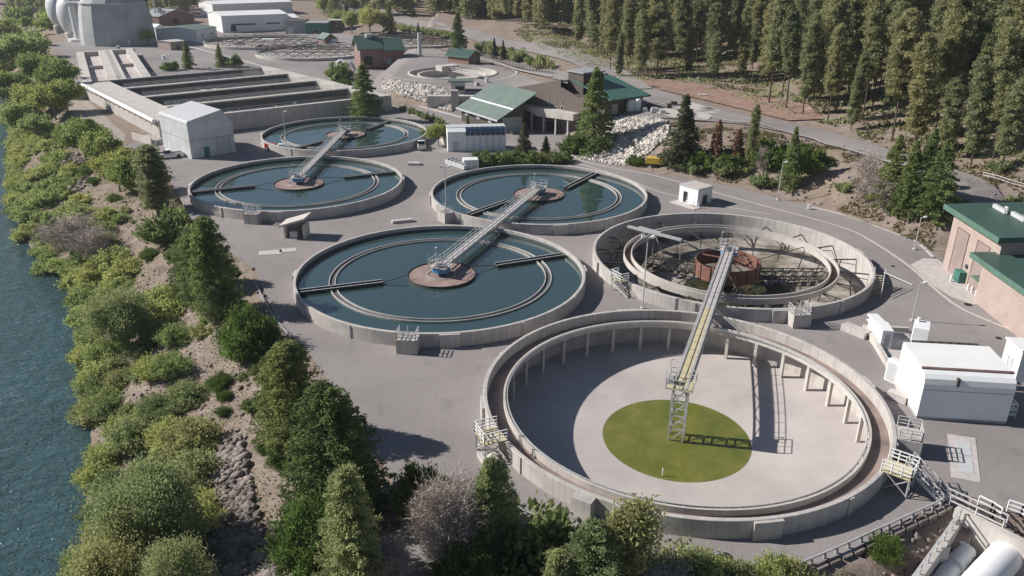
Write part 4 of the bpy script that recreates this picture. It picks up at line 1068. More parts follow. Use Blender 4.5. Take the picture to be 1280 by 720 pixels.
mb = MB(); mb.box(W1+1.5, W1+3, -1.29, -1.203, .2, 2.4); mb.build('door', M['grey'], t)
# ducts left of the hall
for i, (a, b) in enumerate(((430, 79), (437, 81))):
    g = G(a, b, 2); mb = MB(); pts = [(2.8*math.cos(x)-1, 0, 2.8*math.sin(x)) for x in np.linspace(0, math.pi, 9)]; mb.tube(pts, .75, 12)
    o = mb.build('ventilation_duct', M['pink_block' if False else 'lightgrey'], smooth=True); o.location = (g[0], g[1], hgt(*g)); o.rotation_euler = (0, 0, R(-15)); tag(o, 'curved grey duct arching from the ground beside the brick hall, ' + ('left one' if i == 0 else 'right one'), 'duct')
A = G(560, 79, 4); B = G(577, 81, 4); t, Lx = house('brick_kiosk', 'small red brick kiosk with a green gabled roof behind the upper round tank', 'kiosk', A, B, z0=4.0)
gable_side(t, 10.5, 6.5, 3.2, 5.0, 'red_brick', 'green_roof', ov=.7, th=.25, trim='green_trim'); opening(t, 'right', 3.2, .2, 1.3, 2.2, 10.5, 6.5, 'door', 'grey')
A = G(398, 56, 0); B = G(412, 59, 0); t, Lx = house('brick_kiosk', 'tiny brick kiosk with a pale green roof beside the truss covered tanks', 'kiosk', A, B, z0=0)
gable_side(t, 8, 6, 3.6, 5.6, 'red_brick', 'sage_roof', ov=.6, th=.2, trim='green_trim'); opening(t, 'front', 4, 0, 1.3, 2.2, 8, 6, 'door', 'grey')
mb = MB(); g = G(418, 57); mb.tube([(0, 0, 0), (0, 0, .5), (0, 0, 3), (0, 0, 3.6)], [2, 2.2, 2, .5], 16); o = mb.build('white_tank', M['white'], smooth=True); o.location = (*g, 0); tag(o, 'small white dome tank beside the brick kiosk', 'tank')
# control booth with sage canopy
A = G(564, 117, 3.6); B = G(588, 117, 3.6); t, Lx = house('control_booth', 'pale green control booth with a sage flat roof above the riprap slope', 'booth', A, B, z0=3.4)
mb = MB(); mb.box(0, Lx*.72, 0, 4, 0, 3.6); mb.build('wall', M['lightgrey'], t)
mb = MB(); mb.box(-.8, Lx+1.0, -.8, 4.8, 3.61, 3.95); mb.build('roof', M['sage_roof'], t)
opening(t, 'front', Lx*.45, 1.1, 2.6, 1.3, Lx, 4)
mb = MB(); mb.box(-7, Lx+3, -4, -1.2, -3.4, .1); mb.build('platform', M['concrete_pale'], t)
mb = MB(); rail(mb, [(-7, -4, .1), (Lx+3, -4, .1), (Lx+3, -1.2, .1)], 1.1, .05, 1.6, 2); mb.build('railing', M['rail'], t)
g = G(557, 150); mb = MB(); mb.box(-1, 1, -1, 1, 0, 5.6); o = mb.build('concrete_pillar', M['concrete_pale']); o.location = (g[0]+1.5, g[1]+16, 0); tag(o, 'square pale concrete pillar at the left end of the low green roofed workshop', 'pillar')

# green roofed workshop
C = G(625, 167); A = G(577, 151); Bx = G(655, 165)
t, Lx = house('workshop', 'low dark workshop with a sage green roof and a grey roller door facing right', 'workshop', C, Bx)
D = math.hypot(A[0]-C[0], A[1]-C[1]); zt = zat(*C, 148)
d1_ = np.array(A)-np.array(C); d2_ = np.array(Bx)-np.array(C); ca = math.cos(-t.rotation_euler[2]); sa = math.sin(-t.rotation_euler[2])
ax_ = d1_[0]*ca-d1_[1]*sa; ay_ = d1_[0]*sa+d1_[1]*ca
def shear(mb, k): mb.v = [(x+k*y, y, z) for x, y, z in mb.v]; return mb
kx = ax_/ay_
hr_ = zat(*Bx, 127)
mb = MB(); mb.hprism([(0, -.5), (Lx, -.5), (Lx, hr_), (0, zt)], 0, ay_); shear(mb, kx).build('wall', M['brown_dark'], t)
s_ = (hr_-zt)/Lx
mb = MB(); mb.hprism([(-1.0, zt-s_+.02), (Lx+3.2, hr_+3.2*s_+.02), (Lx+3.2, hr_+3.2*s_+.3), (-1.0, zt-s_+.3)], -.6, ay_+.8); shear(mb, kx).build('roof', M['sage_roof'], t)
mb = MB(); mb.hprism([(-1.15, zt-s_-.12), (-1.003, zt-s_-.12), (-1.003, zt-s_+.34), (-1.15, zt-s_+.34)], -.6, ay_+.8); shear(mb, kx).build('gutter', M['lightgrey'], t)
mb = MB(); mb.hprism([(Lx*.45, zt+s_*Lx*.45+.3), (Lx*.5, zt+s_*Lx*.5+.3), (Lx*.5, zt+s_*Lx*.5+.42), (Lx*.45, zt+s_*Lx*.45+.42)], -.6, ay_+.8); shear(mb, kx).build('roof_ridge_strip', M['white'], t)
opening(t, 'front', Lx*.5, 0, Lx*.75, 3.8, Lx, D, 'roller_door', 'grey', 'lightgrey')
for v in (.25, .55, .85):
    mb = MB(); y = ay_*v; mb.box(-.08, -.003, y-.8, y+.8, 2.0, 3.0); shear(mb, kx).build('window', M['white'], t)
# main building
A = G(643, 156); Bq = G(722, 171)
t, Lx = house('operations_building', 'large brown walled building with slanting facade top beside the very large conifer', 'building', A, Bq)
fr = lambda px: (px-643)/79.
def wz(px, py):
    f = fr(px); return zat(A[0]*(1-f)+Bq[0]*f, A[1]*(1-f)+Bq[1]*f, py)
E1 = np.array(G(760, 124, 10.2)); E2 = np.array(G(808, 118, 10.2)); fd = (np.array(Bq)-np.array(A))/Lx; ed = (E2-E1)/np.linalg.norm(E2-E1)
tt = np.linalg.solve(np.column_stack([fd, -ed]), E1-np.array(A)); LA = float(tt[0]); AW = np.array(A)+fd*LA
print('wing', LA, Lx, AW, E2)
prof = [(0, wz(643, 124)), (0, wz(643, 110)), (Lx*fr(700), wz(700, 99.5)), (Lx*fr(700)+.01, wz(701, 109)), (Lx*fr(721), wz(721, 122)), (LA+.2, 10.3), (LA+.2, 5.5), (Lx*fr(721), wz(721, 141)), (Lx*fr(657), wz(657, 129))]
mb = MB(); mb.hprism(prof, 0, .5); mb.build('facade', M['brown_block'], t)
hL = wz(643, 110); hR = wz(700, 99.5)
mb = MB(); mb.hprism([(.2, hL-.6), (Lx*fr(700), hR-.8), (Lx*fr(700), hR-.3), (.2, hL-.1)], .502, 20); mb.build('flat_roof', M['grey_deck'], t)
mb = MB(); mb.box(.1, Lx*fr(700), 2.6, 20, -1, hL-.7); mb.build('lower_wall', M['brown_dark'], t)
mb = MB(); mb.box(-.05, .35, .503, 20, 3.5, hL+.1); mb.build('side_wall', M['brown_block'], t)
c0, c1 = wz(657, 129), wz(721, 141)
mb = MB(); mb.hprism([(Lx*fr(656), c0-.4), (Lx*fr(656), c0), (Lx*fr(723), c1), (Lx*fr(723), c1-1.6), (Lx*fr(680), c0-2.2)], -2.4, -.003); mb.build('entrance_canopy', M['concrete_pale'], t)
for px in (672, 687, 701.5, 716):
    x = Lx*fr(px); mb = MB(); mb.box(x-.18, x+.18, -2.2, -1.85, 0, c1-1.0 if px > 690 else c0-1.9); mb.build('canopy_post', M['lightgrey'], t)
opening(t, 'front', Lx*.62, 0, 4.0, 2.8, Lx, 20, 'entrance', 'dark', 'grey'); 
mb = MB(); mb.box(Lx*.05, Lx, 0.6, 1.0, -.5, c1-.2); mb.build('ground_floor_wall', M['brown_block'], t)
for px in (686.5, 694.5, 702.5):
    x = Lx*fr(px); z_ = wz(px, 137)
    opening(t, 'front', x, z_, .8, .8, Lx, 20, 'window', 'dark', 'lightgrey')
    mb = MB(); mb.tube([(x, -.1, z_+1.1), (x, -.1, z_+2.6)], .05, 6); mb.build('antenna', M['white'], t)
# tower block with the windowed monitor and the teal roof wing
t2, L2 = house('operations_wing', 'single storey wing with a teal green roof and two white tanks at its door', 'building', tuple(AW+ed*.3), tuple(E2-ed*1.2), z0=6.4)
hw = 3.7
mb = MB(); mb.box(-.5, L2, 0, 12, -1, hw); mb.build('wall', M['brown_dark'], t2)
mb = MB(); mb.vprism([(-1.4, hw-.2), (14, hw+3.0), (14, hw+3.3), (-1.4, hw+.15)], 0.05, L2+1.5); mb.build('roof', M['teal_roof'], t2)
mb = MB(); mb.box(.3, L2*.55, 9, 15, hw, hw+5.0); mb.build('clerestory', M['brown_dark'], t2)
mb = MB(); mb.box(-.1, L2*.58, 8.7, 15.3, hw+5.002, hw+5.35); mb.build('clerestory_roof', M['grey'], t2)
mb = MB()
for k in range(5): mb.box(.8+k*1.3, 1.8+k*1.3, 8.94, 8.997, hw+3.4, hw+4.5)
mb.build('clerestory_window', M['glass'], t2)
opening(t2, 'front', L2*.25, 0, 1.4, 2.3, L2, 12, 'door', 'grey'); opening(t2, 'front', L2*.05, 1, 2.2, 1.2, L2, 12)
for k in range(2):
    mb = MB(); g = G(787+8.5*k, 138, 6.8); mb.tube([(0, 0, 0), (0, 0, 2.4), (0, 0, 2.8)], [1.0, 1.0, .7], 16); o = mb.build('white_tank', M['white'], smooth=True); o.location = (g[0], g[1]-1.0, hgt(*g)+.2); tag(o, ['left', 'right'][k]+' white cylinder tank standing before the teal roofed wing', 'tank')
for k, (px, py) in enumerate(((806, 140), (812, 137), (818, 141), (836, 138), (828, 143), (842, 132))):
    g = G(px, py, 6.9); mb = MB(); s = .5+.15*(k % 3); mb.box(-s, s, -s, s, .25, .9+.2*(k % 2)); mb.box(-s-.2, s+.2, -s-.2, s+.2, .05, .25); o = mb.build('crate', M['darksteel' if k % 2 else 'galv'], bevel=.05); o.location = (g[0], g[1], hgt(*g)+.2); tag(o, 'crate of equipment on the slab right of the white tanks', 'crate', 'equipment crates on the upper slab')

# treatment container with black pipe wall
C = G(597, 207); A = G(560, 190); B = G(630, 190)
t, Lx = house('chemical_building', 'pale grey sided container building topped by a row of curved dark blue panels', 'container building', A, (A[0]+13.3, A[1]+1.9))
Lx = 13.5; D = 5
mb = MB(); mb.vprism([(0, -.3), (D, -.3), (D, 5.2), (1.2, 5.2), (0, 4.6)], 0, Lx); mb.build('wall', M['white'], t)
for k in range(8):
    mb = MB(); x = 4.2+k*1.15; mb.vprism([(-.12, 3.7), (-.3, 4.4), (.3, 5.1), (1.4, 5.45), (1.4, 5.25), (.4, 4.9), (-.003, 4.4), (-.003, 3.7)], x, x+.95); mb.build('curved_panel', M['blueglass'], t)
mb = MB(); mb.box(-.1, Lx+.1, 1.45, D+.1, 5.203, 5.35); mb.build('roof', M['lightgrey'], t)
for k in range(6):
    x = 4.4+k*1.5; mb = MB(); mb.box(x, x+.15, -.08, -.003, 0, 3.6); mb.build('wall_rib', M['lightgrey'], t)
opening(t, 'front', 1.8, 0, 1.2, 2.2, Lx, D, 'door', 'lightgrey')
t, Lx2 = house('equipment_vault', 'low concrete vault with railings and white tanks left of the container building', 'vault', G(549, 176), G(562, 187))
mb = MB(); mb.box(0, 7, 0, 6, 0, 2.2); mb.build('wall', M['concrete_pale'], t)
mb = MB(); rail(mb, [(0.1, .1, 2.2), (6.9, .1, 2.2), (6.9, 5.9, 2.2), (.1, 5.9, 2.2), (.1, .1, 2.2)], 1.1, .05, 1.2, 2); mb.build('railing', M['rail'], t)
for k in range(3):
    mb = MB(); mb.tube([(1.3+2.1*k, 3, 2.2), (1.3+2.1*k, 3, 3.6), (1.3+2.1*k, 3, 3.9)], [.6, .6, .3], 12); mb.build('vessel', M['white'], t, smooth=True)
t, Lx2 = house('skid_unit', 'low ribbed grey skid unit in front of the container building', 'machine', G(556, 205), G(580, 213))
mb = MB(); mb.box(0, Lx2, 0, 2.2, .1, 1.0); mb.build('base', M['lightgrey'], t)
mb = MB()
for k in range(5): mb.box(.3+k*Lx2/5.3, .3+k*Lx2/5.3+.55, .2, 2.0, 1.0, 1.35)
mb.build('ribbed_cover', M['grey'], t)
g = G(588, 211); mb = MB(); mb.box(-1.6, 1.6, -1.3, 1.3, 0, 2.0); o = mb.build('white_cabinet', M['white'], bevel=.06); o.location = (g[0], g[1]+1, 0); o.rotation_euler = (0, 0, R(10)); tag(o, 'white cabinet at the near corner of the container building', 'cabinet')
m2 = MB(); m2.box(-1.3, -.1, -1.34, -1.303, .15, 1.8); m2.box(.1, 1.3, -1.34, -1.303, .15, 1.8); m2.build('cabinet_door', M['lightgrey'], o)

# white box by the road
A = G(848, 254); B = G(868, 259); t, Lx = house('pump_kiosk', 'white kiosk with a flat grey roof and a tiny ladder by the road', 'kiosk', G(849, 253), G(876, 257))
A_ = np.array(G(848, 251)); B_ = np.array(G(871, 258)); C_ = np.array(G(886, 254))
t.location = (A_[0], A_[1], 0); t.rotation_euler = (0, 0, math.atan2(*(B_-A_)[::-1])); Lx = np.linalg.norm(B_-A_); D = 4.0
boxroof(t, Lx, D, 3.1, 'white', 'kerb', ov=.1, th=.15); opening(t, 'front', Lx*.35, .2, .8, 1.9, Lx, D, 'door', 'glass', 'grey'); opening(t, 'right', D*.5, .1, 1.2, 1.6, Lx, D, 'hatch', 'darksteel', 'grey')
mb = MB(); mb.box(-.3, Lx+1.2, -2.2, -.1, 0, .12); mb.build('plinth', M['concrete_pale'], t)
mb = MB(); rail(mb, [(Lx-1.6, -1.2, .12), (Lx, -1.2, .12), (Lx+.9, -.6, .12)], .9, .04, .8, 2); mb.build('railing', M['white'], t)
# guard booth
A_ = np.array(G(355, 298)); B_ = np.array(G(383, 299)); t, Lx = house('sampling_booth', 'small concrete booth with a tilted slab roof left of the large teal tank', 'booth', A_, B_)
mb = MB()
for x in (.1, Lx-.5): mb.box(x, x+.3, 0, 2.6, 0, 2.3)
mb.box(.4, Lx-.5, 2.2, 2.6, 0, 2.3); mb.build('wall', M['concrete_pale'], t)
mb = MB(); mb.hprism([(-.5, 1.95), (Lx+.1, 3.3), (Lx+.1, 3.6), (-.5, 2.25)], -.5, 3.1); mb.build('roof', M['kerb'], t)
mb = MB(); mb.box(.9, 2.2, .2, 1.2, 0, 1.1); mb.build('cabinet', M['lightgrey'], t)
mb = MB(); mb.box(Lx-1.4, Lx-.6, .3, 1.0, 0, 1.9); mb.build('pump', M['darksteel'], t)

# big white building right
A_ = np.array(G(1145, 524)); B_ = np.array(G(1257, 531)); Bk = np.array(G(1117, 482))
t, Lx = house('blower_building', 'large white metal building with a rounded eave right of the front tank', 'metal building', A_, B_)
rz = -t.rotation_euler[2]; dd = Bk-A_; kx = (dd[0]*math.cos(rz)-dd[1]*math.sin(rz)); D = (dd[0]*math.sin(rz)+dd[1]*math.cos(rz)); kx /= D
he = zat(*A_, 470); hb = zat(*Bk, 428)
prof = [(0, .35), (0, he-.9), (.12, he-.35), (.5, he), (1.1, he+.25), (D-.2, hb), (D, hb-.2), (D, .35)]
mb = MB(); mb.vprism(prof, 0, Lx); shear(mb, kx*.75).build('wall', M['white'], t)
mb = MB(); mb.vprism([(1.2, he+.32), (D-.1, hb+.06), (D-.1, hb+.12), (1.2, he+.38)], -.05, Lx+.05); shear(mb, kx*.75).build('roof', M['white_roof'], t)
mb = MB(); mb.vprism([(1.05, he+.18), (1.22, he+.28), (1.22, he+.42), (1.0, he+.32)], -.08, Lx+.08); shear(mb, kx*.75).build('roof_edge', M['rustbrown'], t)
mb = MB(); mb.box(0, Lx, -.03, -.003, he-1.55, he-1.5); shear(mb, kx*.75).build('wall_seam', M['grey'], t)
mb = MB(); mb.box(Lx*.35, Lx*.35+.25, -.12, .3, he-.95, he-.15); mb.build('eave_bracket', M['darksteel'], t)
mb = MB(); mb.vprism([(0.02, -.3), (D, -.3), (D, .35), (.02, .35)], 0, Lx); shear(mb, kx*.75).build('plinth', M['grey'], t)
mb = MB()
for k in range(7): mb.box(1+k*(Lx-2)/7, 1+k*(Lx-2)/7+1.1, D-.05, D+.5, hb-1.0, hb+.1)
shear(mb, kx*.75).build('louvre', M['darksteel'], t)
mb = MB(); rail(mb, [(Lx+.2, 1, 0), (Lx+1.2, 1, 0), (Lx+1.2, 4, 0)], 1.8, .05, .8, 3); mb.build('side_ladder_rail', M['white'], t)
mb = MB(); mb.cyl(Lx*1.0, D+1.2, .6, 0, 3.6, 14); shear(mb, kx*.4).build('vent_stack', M['white'], t)
# gap fittings left of it
mb = MB(); g = G(1118, 478); mb.box(-.5, .5, -1.0, 1.0, 0, 2.6); o = mb.build('side_cabinet', M['white'], bevel=.08); o.location = (g[0], g[1], .02); o.rotation_euler = (0, 0, R(30)); tag(o, 'narrow white cabinet against the left end of the rounded eave building', 'cabinet')
m2 = MB(); m2.box(-.53, -.503, -.8, .8, .2, 2.3); m2.build('cabinet_door', M['lightgrey'], o)
def unit(px0, px1, py_top, D, label, cat, name, m='white', z1=None):
    a = np.array(G(*px0)); b = np.array(G(*px1)); t, Lx = house(name, label, cat, a, b)
    h = zat(*a, py_top); mb = MB(); mb.box(0, Lx, 0, D, .05, h); w = mb.build('casing', M[m], t, bevel=.05)
    return t, Lx, h
t, Lx, h = unit((1136, 437), (1156, 441), 409, 2.6, 'white generator enclosure standing behind the rounded eave building', 'generator', 'generator_enclosure')
mb = MB(); mb.box(.2, Lx*.9, -.5, -.003, .2, 1.2); mb.build('louvre_box', M['lightgrey'], t)
mb = MB(); mb.cyl(.4, D*.3, .2, h, h+.5, 10); mb.build('exhaust', M['white'], t)
t, Lx, h = unit((1099, 436), (1113, 437), 413, 2.6, 'white air handling cabinet with a grey shaded side inside the parapet', 'cabinet', 'air_handler')
mb = MB(); mb.box(.3, Lx-.3, -.03, -.003, .4, h-.4); mb.build('access_panel', M['lightgrey'], t)
t, Lx, h = unit((1092, 424), (1100, 424), 404, 2.0, 'white cabinet with a capped top at the tip of the parapet yard', 'cabinet', 'capped_cabinet')
mb = MB(); mb.box(-.2, Lx+.2, -.2, 2.2, h+.003, h+.25); mb.build('cap', M['white'], t)
mb = MB(); mb.box(-.2, Lx+.2, -.2, 2.2, h-.6, h-.45); mb.build('ledge', M['white'], t)
# parapet
pts = [G(1080, 412), G(1096, 436), G(1110, 460), G(1122, 482), G(1125, 498)]
for k, (a, b) in enumerate(zip(pts[:-1], pts[1:])):
    pass
mb = MB()
for a, b in zip(pts[:-1], pts[1:]): mb.beam((*a, .35), (*b, .35), .5, .7)
o = mb.build('parapet_wall', M['concrete_pale']); tag(o, 'low pale concrete parapet left of the rounded eave building', 'low wall')
pts2 = [G(1080, 412), G(1118, 414), G(1135, 415)]
mb = MB()
for a, b in zip(pts2[:-1], pts2[1:]): mb.beam((*a, .3), (*b, .3), .4, .6)
o = mb.build('parapet_wall', M['concrete_pale']); tag(o, 'low concrete parapet running behind the white cabinets to the generator', 'low wall')
g = G(1125, 498); slab((1122, 500), 2.0, 1.0, .8, R(-50), 'pale concrete block at the near end of the parapet')
sheet('concrete_slab', [G(*q) for q in [(1082, 414), (1135, 418), (1150, 440), (1120, 470), (1112, 458), (1098, 436)]], M['kerb'], .05, hf=flat)
# white structure at the right frame edge
A_ = np.array(G(1268, 478)); t, Lx = house('white_store', 'white building cut by the right picture edge beside the curved road', 'building', A_, (A_[0]+9, A_[1]-1.5)); h = zat(*A_, 440)
boxroof(t, 9, 4, h, 'white', 'white_roof', slope=-.4); opening(t, 'left', 2, .2, 1, 1.8, 9, 4, 'door', 'lightgrey')
mb = MB(); mb.box(-1.0, 0, -.5, 4, 0, .4); mb.build('plinth', M['concrete_pale'], t)

# pink block building, right
A_ = np.array(G(1178, 333)); B_ = np.array(G(1234, 377)); t = None
dirv = (B_-A_)/np.linalg.norm(B_-A_); hA = zat(*A_, 262); hB = zat(*B_, 305)
t, Lx = house('pump_station', 'pink block building with dark green sloping roofs and two tall ribbed doors', 'building', A_, B_)
D = 15.0; hh = (hA+hB)/2
mb = MB(); mb.box(0, Lx, 0, D, -.5, hh); mb.build('wall', M['pink_block'], t)
mb = MB(); mb.vprism([(-1.0, hh+.02), (D+.6, hh+1.1), (D+.6, hh+1.5), (-1.0, hh+.75)], -1.4, Lx+.8); r = mb.build('roof', M['green_roof'], t)
mb = MB(); mb.box(-1.45, Lx+.85, -1.08, -1.003, hh+.0, hh+.78); mb.build('fascia', M['green_trim'], r)
for k, u in enumerate((.27, .70)):
    opening(t, 'front', Lx*u, .1, Lx*.24, hh*.78, Lx, D, 'tall_door', 'pink_door', 'rustbrown')
mb = MB(); mb.box(Lx*.49-.25, Lx*.49+.25, -.2, -.003, 2.2, 2.7); mb.build('wall_lamp', M['darksteel'], t)
for k in range(3):
    mb = MB(); g = .2*Lx+k*Lx*.28; mb.box(g-1.6, g+1.6, 4.5+k*.6, 5.0+k*.6, hh+1.05, hh+1.6); mb.tube([(g+1.6, 4.8+k*.6, hh+1.1), (g+1.6, 4.8+k*.6, hh+1.9), (g+1.1, 4.8+k*.6, hh+1.9)], .18, 8); mb.build('roof_vent', M['lightgrey'], r)
hl = zat(*B_, 322)*.93
mb = MB(); mb.box(Lx+.01, Lx+12, -1.8, D-1, -.5, hl); mb.build('wing_wall', M['pink_block'], t)
mb = MB(); mb.vprism([(-3.0, hl+.02), (D-.6, hl+1.0), (D-.6, hl+1.35), (-3.0, hl+.7)], Lx-1.2, Lx+13); r2 = mb.build('wing_roof', M['green_roof'], t)
mb = MB(); mb.box(Lx-1.25, Lx+13, -3.08, -3.003, hl, hl+.73); mb.build('fascia', M['green_trim'], r2)
mb = MB(); mb.box(Lx-2.6, Lx-.8, -1.5, -.003, 2.5, 2.75); mb.build('door_canopy', M['green_trim'], t)
mb = MB(); mb.box(Lx-2.3, Lx-1.2, -.06, -.003, .1, 2.3); mb.build('door', M['rustbrown'], t)
g = G(1196, 350); mb = MB(); mb.box(-.8, .8, -.6, .6, .05, 1.5); mb.box(-.85, .85, -.65, .65, 1.503, 1.6); o = mb.build('transformer_box', M['teal'], bevel=.04); o.location = (g[0], g[1]-.6, .06); o.rotation_euler = (0, 0, math.atan2(dirv[1], dirv[0])); tag(o, 'dark green utility box on the apron before the two tall ribbed doors', 'utility box')
for k, (px, py) in enumerate(((1188, 352), (1209, 363), (1214, 366), (1219, 371))):
    g = G(px, py); mb = MB(); mb.tube([(0, 0, 0), (0, 0, .85), (0, 0, .95)], [.12, .12, .06], 10); o = mb.build('bollard', M['yellow' if False else 'white'], smooth=True); o.location = (*g, .06); tag(o, 'short white bollard on the apron of the pink building', 'bollard', 'white bollards before the pink building')
g = G(1142, 307.0); mb = MB()

# ------------------------------------------------------------------ street lamps
def lamp(px, top, label, heads=2, z=0):
    g = G(*px, z); z = hgt(*g) if z == 0 and not inside(np.array([g[0]]), np.array([g[1]]), AP)[0] else z
    h = zat(g[0], g[1], top)-z
    t = thing('lamp_post', label, 'lamp post', (g[0], g[1], z), 0, 'tall grey lamp posts')
    mb = MB(); mb.tube([(0, 0, 0), (0, 0, h)], [.1, .06], 8); mb.build('pole', M['galv'], t)
    mb = MB(); mb.cyl(0, 0, .3, 0, .25, 12); mb.build('base', M['concrete_pale'], t)
    for s in ((-1, 1) if heads == 2 else (1,)):
        mb = MB(); x = s*.45; mb.beam((0, 0, h), (x, 0, h+.05), .08); mb.tube([(x-.05*s, 0, h+.1), (x+.35*s, 0, h+.12)], [.15, .19] if heads == 1 else [.2, .24], 10); mb.build('lamp_head', M['white'], t)
lamp((803, 386), 297, 'lamp post with two white heads between the drained tank and the front tank')
lamp((558, 279), 209, 'lamp post between the large teal tank and the tank by the hedge')
lamp((359, 193), 140, 'lamp post between the two blue tanks at the upper left', 1)
lamp((972, 250), 203, 'lamp post at the road edge right of the white kiosk', 1)
lamp((1143, 312), 272, 'thin lamp post left of the pink block building', 1)
lamp((1140, 401), 354, 'thin lamp post beside the generator enclosure', 1)
lamp((752, 172), 149, 'lamp post in front of the riprap slope', 1)
lamp((511, 176), 120, 'lamp post behind the container building vault')
lamp((162, 62), 52, 'short lamp post near the digesters', 1)

# yellow trailer
g = G(818, 212); t = thing('light_trailer', 'small yellow box trailer parked on the grass beside the riprap', 'trailer', (g[0], g[1], hgt(*g)), R(-15))
mb = MB(); mb.box(-1.8, 1.8, -.9, .9, .65, 1.95); mb.build('body', M['yellow'], t, bevel=.06)
mb = MB(); mb.box(-1.5, 1.5, -.7, .7, .4, .648); mb.build('chassis', M['darksteel'], t)
for s in (-1, 1):
    mb = MB(); mb.tube([(.2, s*.75, .38), (.2, s*1.0, .38)], .38, 16); mb.build('wheel', M['tyre'], t)
mb = MB(); mb.beam((1.8, 0, .5), (3.0, 0, .45), .12); mb.build('tow_bar', M['darksteel'], t)

# vehicles
def car(px, py, rz, m, label, kind='car', z=0, sc=1.0):
    g = G(px, py, z); t = thing('pickup_truck' if kind == 'truck' else 'parked_car', label, 'truck' if kind == 'truck' else 'car', (g[0], g[1], z+.02), rz, 'vehicles parked in the plant'); t.scale = (sc, sc, sc)
    L_ = 5.2 if kind == 'truck' else 4.5
    mb = MB(); l = L_/2
    if kind == 'truck': mb.vprism([(-l, .45), (l, .45), (l, .95), (l-.2, 1.1), (-l, 1.1)], -.92, .92)
    else: mb.vprism([(-l, .4), (l, .4), (l, .8), (l-.3, .98), (-l+.1, 1.0), (-l, .8)], -.88, .88)
    mb.build('body', M[m], t, bevel=.07)
    mb = MB()
    if kind == 'truck': mb.vprism([(-.3, 1.1), (1.4, 1.1), (.9, 1.8), (-.1, 1.8)], -.8, .8)
    else: mb.vprism([(-1.8, 1.0), (1.1, .98), (.5, 1.48), (-1.2, 1.48)], -.78, .78)
    cb = mb.build('cabin', M['glass'], t, bevel=.05)
    mb = MB()
    if kind == 'truck': mb.box(-.78, .78, -.05, .88, 1.803, 1.86)
    else: mb.box(-.75, .75, -1.15, .45, 1.483, 1.54)
    mb.build('roof', M[m], cb)
    for x in (-.85, .85):
        for y in (-l+.9, l-.9): mb = MB(); mb.tube([(x-.1, y, .36), (x+.1, y, .36)], .36, 14); mb.build('wheel', M['tyre'], t)
    if kind == 'truck':
        mb = MB(); mb.box(-.8, .8, -l+.1, -.45, 1.103, 1.115); mb.build('load_bed', M['darksteel'], t)
car(527, 186, R(8), 'white', 'white pickup truck parked right of the far round tank', 'truck')
car(213, 197, R(120), 'white', 'white pickup truck parked left of the tall grey shed', 'truck')
for k, (px, py, rz, m, lb) in enumerate(((325, 60, 80, 'dark', 'black car parked beside the big white warehouse, leftmost of its row'), (333, 61, 80, 'grey', 'grey car parked beside the big white warehouse next to the black one'), (342, 63, 80, 'white', 'white car beside the storage canopy'), (362, 62, 70, 'white', 'white van like car between canopy and truss tanks'), (374, 64, 70, 'lightgrey', 'light grey car before the low grey building'), (384, 63, 75, 'white', 'white car before the dark green building'), (352, 60, 80, 'red', 'small red car beside the storage canopy'), (300, 57, 80, 'lightgrey', 'silver car at the near corner of the warehouse'))):
    car(px, py, R(rz), m, lb, 'car')
# red compressor on a cart by the far tank
g = G(336, 186); t = thing('compressor_trailer', 'red compressor trailer with white hoses beside the far tank rim', 'trailer', (g[0]+1, g[1]-1.5, 0), R(-20))
mb = MB(); mb.box(-1.3, 1.3, -.7, .7, .5, 1.6); mb.build('body', M['red'], t, bevel=.1)
mb = MB(); mb.tube([(1.4, 0, .8), (2.4, 0, 1.6), (3.6, 0, 1.7), (5.0, .3, 1.0)], .25, 8); mb.build('hose', M['white'], t, smooth=True)
for s in (-1, 1): mb = MB(); mb.tube([(0, s*.7, .4), (0, s*.95, .4)], .4, 14); mb.build('wheel', M['tyre'], t)

# ------------------------------------------------------------------ truss covered primaries and far round tank
def truss_tank(px, r, label, z=0):
    c = G(*px, z); t = thing('truss_tank', label, 'water tank', (*c, z), 0, 'round tanks covered by steel trusses')
    mb = MB(); mb.lathe([(r, -1), (r, 1.2), (r-.4, 1.2), (r-.4, -1)], 72); mb.build('wall', M['concrete_pale'], t, smooth=True)
    mb = MB(); mb.disc(r-.4, .5, 64); mb.build('floor', M['floor'], t)
    mb = MB(); n = 10
    for k in range(n):
        y = -r+2*r*(k+.5)/n; xh = math.sqrt(max(0, r*r-y*y)); nn = max(2, int(xh/2.5)*2)
        mb.beam((-xh, y, 1.6), (xh, y, 1.6), .16)
        if k % 2: mb.beam((-xh, y, 3.0), (xh, y, 3.0), .15)
        for j in range(nn):
            x0 = -xh+2*xh*j/nn; x1 = -xh+2*xh*(j+1)/nn; mb.beam((x0, y, 1.6 if j % 2 else 3.0), (x1, y, 3.0 if j % 2 else 1.6), .12)
    for k in range(10):
        x = -r+2*r*(k+.5)/10; yh = math.sqrt(r*r-x*x); mb.beam((x, -yh, 1.75), (x, yh, 1.75), .13)
    mb.build('truss_cover', M['darksteel'], t)
    mb = MB(); rail(mb, [(r*math.cos(a), r*math.sin(a), 1.2) for a in np.linspace(0, 2*math.pi, 49)], 1.1, .05, 3, 2); mb.build('railing', M['rail'], t)
truss_tank((327, 55), 27, 'round tank under rusty steel trusses before the warehouse cars')
truss_tank((392, 68), 25, 'round tank under steel trusses left of the brick hall')
c = FARC; t = thing('clarifier_tank', 'small drained round tank on the upper terrace with a short stub bridge', 'water tank', (c[0], c[1], 4.2), 0)
r = 15.4
mb = MB(); mb.lathe([(r, -4), (r, .5), (r-.7, .5), (r-.7, -4)], 96); mb.build('wall', M['concrete_pale'], t, smooth=True)
